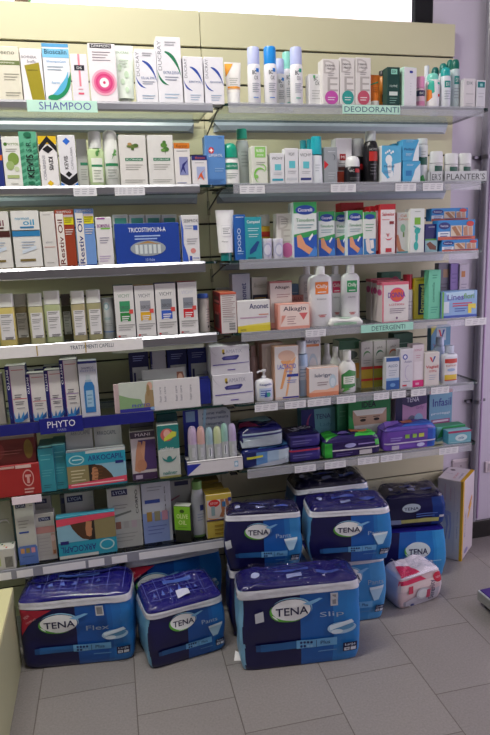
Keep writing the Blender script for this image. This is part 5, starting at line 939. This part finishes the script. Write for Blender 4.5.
RB = ['11347e', '154392', '1a56a8', '1f66b8', '2472c2', '277ac8']
def tena(kind, size='Large', cx=.43, cy=.66, new=0, sw=.92, small=0, shape='brief'):
    o = []
    if new: o += [g([(.01, .90), (.30, .88), (.14, .76), (.07, .66), (.02, .52)], 'a81f38'), t('NEW', .07, .80, .07, .035, 'e0b0b8', 45), t('COMFORT', .11, .74, .12, .02, 'e0b0b8', 35)]
    o += [e(cx, cy, .165, .135, 'eef0f2'), crescent(cx, cy, .175, .145, 150, 300, .18, '5aa83a'), crescent(cx + .005, cy + .01, .175, .15, -20, 150, .12, '8fc0e0'), g([(cx + .1, cy + .07), (cx + .24, cy + .12), (cx + .27, cy + .11), (cx + .16, cy + .04)], '7fb8e4'),
          t('TENA', cx + .01, cy - .01, .27, .095, '16184a', bold=1)]
    o += [t(kind, cx + .34, cy - .10, .20, .075, '9fb4cc')]
    if shape == 'brief': o += [e(.84, .44, .12, .075, 'a8cdea'), e(.84, .46, .10, .05, '5c9ccc'), g([(.74, .42), (.94, .50), (.92, .54), (.74, .48)], 'd4e6f4'), e(.80, .40, .05, .03, 'd4e6f4')]
    else: o += [g([(.76, .54), (.94, .56), (.93, .50), (.88, .34), (.82, .33), (.77, .48)], 'b4d8ee'), g([(.76, .54), (.94, .56), (.935, .52), (.765, .50)], 'e0eef6')]
    o += [r(.16, .24, .46, .33, '1f5a96'), r(.46, .235, .80, .335, '6aa8d8'), r(.12, .245, .16, .325, '184880')]
    o += [e(.50 + .028 * i, .305, .011, .016, '142a66') for i in range(4)] + [e(.50 + .028 * i, .262, .011, .016, '142a66' if i < 2 else '8ab8dc') for i in range(4)]
    o += [r(.622, .24, .626, .33, '142a66'), t('Plus', .70, .29, .08, .045, '142a66'), t(size, .91, .235, .08, .03, 'c8d4e8'), r(.85, .145, .97, .255, '131844'), t(size, .91, .225, .09, .04, 'c8d4e8'), r(.86, .155, .905, .195, 'd4dae6'), r(.915, .155, .96, .195, 'd4dae6'), t('48', .882, .175, .03, .025, '131844'), l(.64, .8, .19, 1, '5a90c4', .05, .012)]
    return o
grid = [r(.02 + .16 * i, .1, .026 + .16 * i, .95, '5a64b4') for i in range(7)] + [r(.05, q, .95, q + .012, '5a64b4') for q in (.2, .5, .8)] + [r(.3, .62, .72, .74, '3f5cb0')] + [g([(.1 + .12 * i, .3), (.15 + .12 * i, .3), (.13 + .12 * i, .45)], '4a62b8') for i in range(6)]
mark = [e(.12, .5, .04, .12, 'a8b0d0'), r(.3, .5, .62, .60, '2c3f90'), r(.40, .2, .54, .36, '8890b8'), r(.68, .3, .9, .42, '2c4494')]
GR = 'adult nappy packs piled on the floor'
def FP(u, v, z=0): p = atZ(u, v, z); return (p.x, p.y)
A0 = (-.764, -.336); 
pack((-.755, -.337), (-.397, -.386), .243, .168, 0, 'big blue pack with a red corner and grid printed top beside the low cream cabinet', right=RB, split=-.1, left='14144c', dec=tena('Flex', 'Large', .35, .67, 1) + [r(.69, .76, .76, .9, 'c9ccd2'), r(.70, .78, .75, .88, '8a8a90')], group=GR, seed=1, tdec=grid, top='1d1a6c', dome=.012, tilt=.008, bul=.006)
pack(FP(151, 671), FP(226, 648.5), .200, .17, 0, 'small tilted blue pants pack on the floor between the two big front packs', right=['1a56a8', '1f66b8', '2472c2'], split=-.02, left='6fa8cc', dec=tena('Pants', 'Medium', .44, .74, 0, shape='pant'), group=GR, seed=2, tdec=grid + [r(.42, .1, .60, .3, 'c4c8dc')], top='1d1a6c', dome=.012, bul=.008)
pack(FP(242, 672.5), FP(359.5, 658.5), .285, .125, 0, 'largest blue pack at the front of the pile, white sticker on its left part', right=['14408e', '1d60b0', '2472c2', '2a7cc8', '2a80cc'], split=-.12, left='7fb8dc', dec=tena('Slip', 'Large', .42, .72, 0) + [g([(.13, .62), (.20, .64), (.19, .76), (.12, .73)], 'c4c8d0'), r(.75, .74, .81, .9, 'c4c8d0'), r(.765, .76, .795, .88, '8a8a94')], group=GR, seed=3, tdec=mark, top='1c1858', dome=.012, tilt=.006, bul=.006)
pack((-.40, -.198), (-.055, -.185), .262, .165, 0, 'blue pack with a red corner under the lowest shelf, behind the pants pack', right=['154392', '1a5cb0', '2270c0'], split=-.45, left='14144c', dec=tena('Flex', 'Large', .28, .62, 1), group=GR, seed=4, tdec=mark, dome=.012, film=True)
pack((-.75, -.150), (-.43, -.150), .250, .13, 0, 'pack under the lowest shelf behind the pack by the cabinet, only top showing', left='14144c', right=RB, split=0, group=GR, seed=5, film=False, tilt=.005, dome=.01, dec=tena('Flex', 'Large', .35, .6, 0))
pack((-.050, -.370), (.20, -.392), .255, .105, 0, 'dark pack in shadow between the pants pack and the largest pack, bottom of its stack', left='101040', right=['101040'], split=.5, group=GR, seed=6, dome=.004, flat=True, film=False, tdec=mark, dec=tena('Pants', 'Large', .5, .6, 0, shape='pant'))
pack((-.056, -.372), (.188, -.415), .200, .085, .262, 'blue pants pack on the middle stack, right of the legs carton', left='17285e', right=['1a5cb0', '2474c0', '3a8ccc'], split=.12, dec=tena('Pants', 'Large', .42, .70, 0, shape='pant') + [g([(.02, .42), (.09, .46), (.07, .60), (.0, .56)], 'c4c8d0')], group=GR, seed=7, tilt=.004, dome=.010, tdec=mark, top='15133c')
pack((.240, -.395), (.505, -.415), .255, .16, 0, 'light blue pack on the floor right of the largest one, bottom of its stack', left='1a5cb0', right=['2474c0', '3a8ccc', '4a98d4'], split=-.6, group=GR, seed=8, dome=.004, flat=True, film=False, tdec=mark, dec=tena('Pants', 'Large', .5, .72, 0, shape='pant'))
pack((.226, -.425), (.500, -.465), .196, .135, .262, 'blue pants pack with crumpled clear top on the right stack', left='4f8ab8', right=['1a5cb0', '2474c0', '2f84cc'], split=.0, dec=tena('Pants', 'Medium', .46, .66, 0, shape='pant'), group=GR, seed=9, tilt=.006, dome=.012, tdec=mark, top='1a1756')
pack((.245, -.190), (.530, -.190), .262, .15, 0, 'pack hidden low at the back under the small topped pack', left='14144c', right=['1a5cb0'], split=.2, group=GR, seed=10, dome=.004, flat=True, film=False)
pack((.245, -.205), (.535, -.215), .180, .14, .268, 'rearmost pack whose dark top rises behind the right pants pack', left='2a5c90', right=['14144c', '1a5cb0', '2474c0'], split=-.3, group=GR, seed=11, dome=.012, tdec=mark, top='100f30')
# right hand pair
pack((.628, -.185), (.868, -.225), .207, .15, 0, 'bright blue pack on the floor behind the pink and white pack', left='4f9ccc', right=['1c5cac', '2474c0', '2f88cc', '3a94d4'], split=-.35, dec=[e(.52, .62, .20, .17, 'c8d4d8'), crescent(.52, .62, .21, .18, 150, 300, .2, '5aa83a'), t('TENA', .53, .60, .30, .12, '16184a', bold=2)] + [l(.6, .9, .4, 1, '8ac0e0', .06, .02)], group=GR, seed=12, flat=True, dome=.004, tdec=mark, seal=None, film=False, top='1d1a6c')
pack((.640, -.165), (.878, -.195), .122, .13, .216, 'dark navy pack with a pale yellow stripe on top of the bright blue pack', left='12123c', base='14143c', right=['161648', '1a3a80'], split=-.1, dec=[e(.42, .70, .15, .15, 'a8b4c0'), t('TENA', .42, .68, .24, .10, '14143c', bold=1), r(.2, .16, .88, .30, 'b8b86a'), r(.05, .14, .25, .32, '8a98b8'), l(.5, .85, .48, 2, '5a7ac0', .08, .03), r(.88, .3, .96, .38, 'c8c8d0')], group=GR, seed=13, dome=.014, tilt=.01, tdec=mark, seal=None, top='151340')
# pink and white pack
pack(FP(400, 610), FP(439.5, 597), .118, .11, 0, 'crumpled pink and white pack of incontinence pants on the floor near the upright box', base='d2bcc0', left='c8b8c4', right=['cfc8d0'], split=.95, dec=[r(0, .60, 1, .82, 'dccaca'), g([(.0, .02), (1, .02), (1, .5), (.6, .42), (0, .2)], 'b4b2be'), g([(.0, .80), (.62, .84), (.5, .98), (0, .95)], 'd0305a'), e(.90, .80, .12, .17, 'c02a44'), t('NEW', .90, .80, .12, .06, 'e8c0c8'), t('Serenity', .74, .44, .66, .15, '34345a', 90), r(.2, .5, .3, .74, 'c8405a'), e(.52, .40, .14, .2, 'c8ccd4'), e(.52, .40, .10, .15, 'dfe2e6'), r(.60, .2, .68, .5, 'c04a6a'), e(.28, .08, .05, .04, '3a4a8a')], seed=14, dome=.008, tilt=.012, top='d8d0d8', seal=None, rough=.9, film=True, tdec=[g([(.0, .0), (.5, .0), (.42, .5), (.1, .6)], 'd0305a'), g([(.1, .6), (.42, .5), (.5, .9), (.2, 1)], 'e4dce0')], pw=8)
# tall upright box
zt = .36; q = [atZ(u, v, zt) for u, v in ((438.6, 477), (465, 482), (475.6, 469))]
c1 = Vector((1.0, -.141)); yw = math.atan2(-.141 - (-.060), 1.0 - .930)
e1 = Vector((math.cos(yw), math.sin(yw))); wF = .108; wS = .165; n1 = Vector((-e1.y, e1.x))
cc = c1 - e1 * wF / 2 + n1 * wS / 2
m = MB(); m.box(-wF / 2, -wS / 2, 0, wF / 2, wS / 2, zt, mat('cfc6cc'), mat('cfc8c6'), mat('d8d2d8'), .002)
dd = lambda a, b, o: ((a - .5) * wF, -wS / 2 - o, b * zt)
decorate(m, [r(.90, .0, 1, 1, 'd8a818'), t('gambaletto', .30, .84, .2, .07, 'c88a94', 90), t('riposante', .52, .82, .16, .06, 'c88a94', 90), t('donna', .30, .56, .1, .05, 'c88a94', 90), t('taglia unica', .80, .45, .34, .05, '7a7a98', 90), r(.66, .1, .68, .92, 'bdb5bb'),
   g([(.3, .62), (.42, .56), (.46, .44), (.38, .24), (.34, .25), (.38, .44), (.30, .54)], '9a98b8'), g([(.44, .62), (.56, .55), (.58, .42), (.52, .25), (.48, .26), (.52, .42)], 'a8a6c4'), e(.40, .58, .16, .03, 'aaa8c8')], dd)
decorate(m, [r(.0, .0, .10, 1, 'd8a818'), g([(.5, .6), (.8, .72), (.85, .68), (.6, .55)], 'c8884a'), g([(.45, .5), (.75, .66), (.8, .60), (.5, .45)], 'e0b050'), e(.4, .07, .16, .03, '8a86b0'), t('Relax', .25, .42, .3, .10, 'a09ab8', 90)], lambda a, b, o: (wF / 2 + o, -wS / 2 + a * wS, b * zt))
decorate(m, [r(.86, 0, 1, 1, 'd8a818'), e(.26, .72, .10, .06, '5a4a5a'), t('medi', .25, .45, .24, .07, '9a90a8'), t('SCUDO', .55, .36, .42, .08, 'c8485a', 90), t('sanitario', .72, .40, .42, .08, '6a6a90', 90)], lambda a, b, o: ((a - .5) * wF, -wS / 2 + b * wS, zt + o))
o = m.build('upright_box'); o.location = (cc.x, cc.y, 0); o.rotation_euler = (0, 0, yw); tag(o, 'tall white and yellow box standing upright on the floor at the end of the panel', 'box')
# purple topped grey low stand at the right edge
st = empty('low_stand', (1.16, -.52, 0), 'low grey stand with a purple top at the right edge of the floor', 'stand')
q0 = atZ(477.5, 590, .062); q1 = atZ(490, 600, .062)
d1 = (Vector((q1.x, q1.y)) - Vector((q0.x, q0.y))).normalized(); n_ = Vector((-d1.y, d1.x))
if n_.x < 0: n_ = -n_
P_ = [Vector((q0.x, q0.y)), Vector((q0.x, q0.y)) + d1 * .42, Vector((q0.x, q0.y)) + d1 * .42 + n_ * .34, Vector((q0.x, q0.y)) + n_ * .34]
def slab(s_, za, zb, mm, nm):
    m = MB(); ce = sum(P_, Vector((0, 0))) / 4
    m.loft([[(ce.x + (p.x - ce.x) * s_ - 1.16, ce.y + (p.y - ce.y) * s_ + .52, z) for p in P_] for z in (za, zb)], mm); m.build(nm, st)
slab(.90, 0, .024, mat('3a3636', 'matte'), 'base'); slab(1, .024, .058, mat('8c8c88', 'plastic'), 'body'); slab(.99, .058, .062, mat('c8ccd4', 'satin'), 'edge'); slab(.965, .062, .066, mat('3a2470', 'matte'), 'top_mat')
# scrap of paper
m = MB(); m.add([(0, 0, .0015), (.022, -.006, .001), (.026, .018, .010), (.012, .03, .016)], [(0, 1, 2, 3)], 'e8e4e4'); m.add([(0, 0, .0005), (.022, -.006, .0002), (.026, .018, .009), (.012, .03, .015)], [(3, 2, 1, 0)], 'e8e4e4')
o = m.build('paper_scrap'); p = atZ(234, 661, 0); o.location = (p.x, p.y, 0); tag(o, 'small white paper scrap on the floor left of the largest pack', 'paper')

# ============================================================ soft packs on the shelves
z6 = ZR[5]
def spack(u0, u1, vt, dy, dep, z, label, **k):
    Y = D + dy; x, w, hh = span(u0, u1, vt, Y, z); dm = k.get('dome', .012)
    k.setdefault('seal', None); k.setdefault('film', False); k.setdefault('name', 'pads_pack'); k.setdefault('bul', .002); k.setdefault('pw', 7); k.setdefault('rough', 1.2); k.setdefault('tilt', .004)
    h = k.pop('h', None) or max(.015, hh)
    pack((x - w / 2, Y), (x + w / 2, Y + k.pop('skew', 0)), h, dep, z, label, **k); SH.last = z + h + dm
G6 = 'soft packs of pads on the lowest right shelf'
spack(242, 294, 452, .012, .16, z6, 'navy and light blue soft pack with yellow flash, bottom one beside the thermometer tray', h=.055, base='17225e', left='141a50', top='1a2560', right=['5a8ac0', '9ab4cc', 'b0c0cc'], split=-.5, dec=[g([(.0, .0), (1, .0), (1, .4), (.4, .2)], 'b4bcc8'), g([(.08, .6), (.4, .66), (.4, .8), (.08, .76)], 'b8b83a')], dome=.008, tdec=[g([(.3, 0), (1, .1), (1, .7), (.6, .4)], '4a80bc'), r(.05, .1, .3, .3, 'b8b83a')], seed=21, group=G6, skew=.012)
z7 = SH.last + .008
spack(239, 286, 430, .022, .16, z7, 'navy soft pack with crimson swoosh and pale front, upper one beside the thermometer tray', h=.054, base='20205a', left='161644', top='1c1c54', right=['a8bcc8', 'b4c4cc'], split=-.85, dec=[g([(.02, .55), (.95, .7), (1, .75), (1, .2), (.05, .05)], 'b4c2ca'), r(.02, .78, .98, .9, '2a2f6a')], dome=.012, tdec=[g([(.0, .2), (.55, .15), (.35, .55), (.1, .5)], '8a2050'), g([(.1, .6), (.9, .5), (.9, .95), (.2, .95)], '7fa4ac'), g([(.6, .1), (.95, .1), (.9, .4)], '3a3a80')], seed=22, group=G6, skew=.01)
for i, (zz_, lb) in enumerate(((z6, 'lower'), (z6 + .052, 'upper'))):
    spack(289, 322 - i, 448, .022 + .004 * i, .115, zz_, '%s of two violet navy packs with bold white capitals on top, lowest right shelf' % lb, h=.046, base='2c2660', left='241f50', top='1d1a48', right=['332b70', '3a3080'], split=-.9, dec=[l(.1, .7, .6, 2, '6a64a0', .2, .08), r(.0, .85, 1, .98, 'a02848' if i == 0 else '4a4488')], dome=.006, tdec=[t('LINES', .5, .55, .8, .34, 'cfd2e0', 20, 1)] if i else None, seed=23 + i, group='violet navy packs stacked on the lowest right shelf', pw=8, rough=.5, flat=True)
SH.z = z6
B(301, 337, 408.5, 'upright navy and aqua carton behind the violet navy packs', '5f9aa4', [g([(0, 0), (.42, 0), (.36, 1), (0, 1)], '1f2468'), crescent(.34, .6, .2, .3, 100, 260, .3, '8a3a6a'), t('TENA', .62, .80, .42, .12, '2a3f6a', bold=1), t('Lady', .7, .58, .34, .12, '3f7a84'), e(.7, .3, .16, .1, '86b8be')], dy=.14, dep=.05)
spack(323, 381, 434, .012, .085, z6, 'green and purple soft pack with orange picture on top, lowest right shelf', h=.060, base='2c1d58', left='1f6a34', top='2c2458', right=['2c1d58'], split=.8, dec=[r(.02, .03, .14, .97, '34a83a'), r(.14, .44, .98, .52, 'c8c4cc'), e(.46, .74, .1, .14, 'a8a8dc'), l(.6, .9, .8, 1, '8a7ab8', .1, .08), r(.62, .08, .84, .38, 'b8b4b8'), l(.2, .5, .3, 2, '6a5a98', .12, .06), r(.9, .6, .98, .95, '34a83a')], dome=.014, tdec=[g([(0, .0), (.25, .1), (.2, .9), (0, 1)], '2f9a34'), g([(.55, 0), (1, 0), (1, .9), (.75, .6)], '36a83c'), r(.55, .45, .88, .8, 'b06a3a'), g([(.2, .2), (.5, .3), (.4, .6)], '6a5aa0')], seed=25, group=G6)
B(348, 391, 398.5, 'green carton with a masked face, behind the green and purple pack', '1f7a44', [t('IDEA', .48, .88, .34, .12, '10202a', bold=2), r(.1, .42, .9, .78, 'b89a86'), g([(.1, .78), (.9, .78), (.8, .66), (.2, .66)], 'dcdcd8'), e(.34, .56, .07, .03, '2a2020'), e(.66, .56, .07, .03, '2a2020'), r(.26, .61, .42, .625, '4a3028'), r(.58, .61, .74, .625, '4a3028'), g([(.12, .46), (.88, .46), (.8, .0), (.2, .0)], 'd2d4d0'), t('beauty', .56, .28, .3, .08, '5a8a68'), g([(0, 0), (.2, 0), (.1, .6), (0, .7)], '2c9a50')], dy=.10, dep=.04, top='2a8a50')
B(337, 350, 402, 'plain green carton left of the masked face carton', '2a7a52', [l(.2, .7, .8, 2, '5aa07a', .1)], dy=.12, dep=.04)
spack(384, 438, 429, .012, .082, z6, 'lilac and blue soft pack with a small orange picture, lowest right shelf', h=.075, base='6a48a8', left='6a4aaa', top='5a48a0', right=['6a48a8', '2f4fae', '2a62b8'], split=.45, dec=[r(.0, .34, .98, .41, 'c8c0d8'), r(.38, .6, .46, .8, '8ab84a'), r(.52, .6, .60, .8, '8ab84a'), r(.64, .6, .74, .8, 'b8c050'), l(.1, .32, .7, 2, '9a88cc', .12, .06), e(.68, .2, .08, .1, 'b8b8e0'), r(.12, .08, .26, .28, 'a8a0b8')], dome=.014, tdec=[g([(.3, 0), (1, 0), (1, .8), (.6, .5)], '2a58b0'), g([(.0, .2), (.3, .3), (.4, .9), (.1, .9)], '7a58b8'), r(.42, .5, .66, .85, 'b86a4a')], seed=26, group=G6)
B(395, 427, 394, 'pink and navy carton of ladies pads above the lilac pack', 'b48ab4', [r(0, 0, .22, 1, '1d1f4c'), g([(.22, 1), (1, 1), (1, .78), (.5, .72), (.22, .8)], '3a3060'), t('TENA', .55, .88, .4, .10, 'c8c8dc', bold=1), t('lady', .78, .7, .26, .1, '8a5a98'), e(.52, .42, .14, .13, '6a6a86'), e(.74, .46, .14, .12, '8ab0d0'), g([(.3, .1), (.6, .2), (.7, .3), (.4, .26)], 'd8b0cc')], dy=.10, dep=.05)
B(428, 452.5, 390, 'blue carton with pink ribbon and white script, behind the small aqua boxes', '6f9fbc', [r(.0, .93, 1, 1, 'b03a50'), t('Infasil', .55, .74, .8, .17, '2a3a8a', bold=1), t('proteggi', .5, .5, .8, .06, 'e0e8f0'), r(.1, .27, .9, .38, '9a4a7a'), l(.16, .84, .36, 1, 'dcc8dc', .1, .04), r(0, 0, 1, .12, '4a80a4'), l(.1, .9, .2, 1, '9ac0d4', .1, .03)], dy=.112, dep=.045, side='3f6474', yaw=.06)
B(436.5, 465.5, 426, 'long aqua and green flat box behind the small tampon box', '6fb4b4', [g([(0, .2), (1, .8), (1, 1), (.2, 1)], '2f9a5a'), g([(0, 0), (.5, 0), (1, .4), (1, .6)], 'a0d0d0')], dy=.055, dep=.05, top='4aa07a')
B(448, 471.5, 430.5, 'small aqua tampon box with white oval and crimson edge, lowest right shelf', '6aa8b8', [r(0, .84, 1, 1, 'a03058'), e(.56, .44, .26, .26, 'c4d8dc'), t('ob', .56, .44, .24, .22, '2a6a98', bold=1), l(.05, .95, .14, 1, 'a8ccd4', .1, .04)], dy=.01, dep=.04, side='4f94a8', top='7aa8b8')
# wipes pack lying on the fourth right shelf
spack(330, 363, 318.5, .006, .05, ZR[3], 'flat white and green wipes pack lying in front of the wash bottles', h=.014, base='d4d6d4', left='d4d6d4', top='dfe1df', dec=[r(.1, .2, .8, .8, 'a8c8b0'), l(.2, .7, .7, 2, '6a9a7a', .25, .1)], dome=.008, tdec=[e(.5, .4, .2, .3, 'a8ccb4'), l(.2, .8, .8, 2, '7aa88a', .2, .05)], seed=27, name='wipes_pack')

# ============================================================ light
def area(name, loc, size, power, color, rot=(0, 0, 0), sy=None):
    ld = bpy.data.lights.new(name, 'AREA'); ld.energy = power; ld.color = color; ld.size = size
    if sy: ld.shape = 'RECTANGLE'; ld.size_y = sy
    o = bpy.data.objects.new(name, ld); col.objects.link(o); o.location = loc; o.rotation_euler = rot; return o
world = bpy.data.worlds.new('daylight'); scene.world = world; world.use_nodes = True
bg = world.node_tree.nodes['Background']; bg.inputs[0].default_value = (.92, .96, 1, 1); bg.inputs[1].default_value = 2.2
area('ceiling_tube_light', (-.75, -.85, ZC - .03), 1.5, 42, (1, .97, .9), (0, 0, 0), .12)
area('ceiling_tube_light', (.6, -3.0, ZC - .03), 1.5, 6, (.95, .95, 1), (0, 0, 0), .2)
area('shop_window_daylight', (X1 - .05, -1.3, 1.15), 1.5, 23, (.96, .84, 1), (0, PI / 2, 0), 2.0)
scene.cycles.max_bounces = 8; scene.cycles.transparent_max_bounces = 24
vs.exposure = 0.08

sl = bpy.data.lights.new('sun', 'SUN'); sl.energy = 5; sl.angle = .01; sl.color = (1, .95, .9)
so = bpy.data.objects.new('sun', sl); col.objects.link(so); so.rotation_euler = Vector((.65, .45, -.6)).to_track_quat('-Z', 'Y').to_euler()
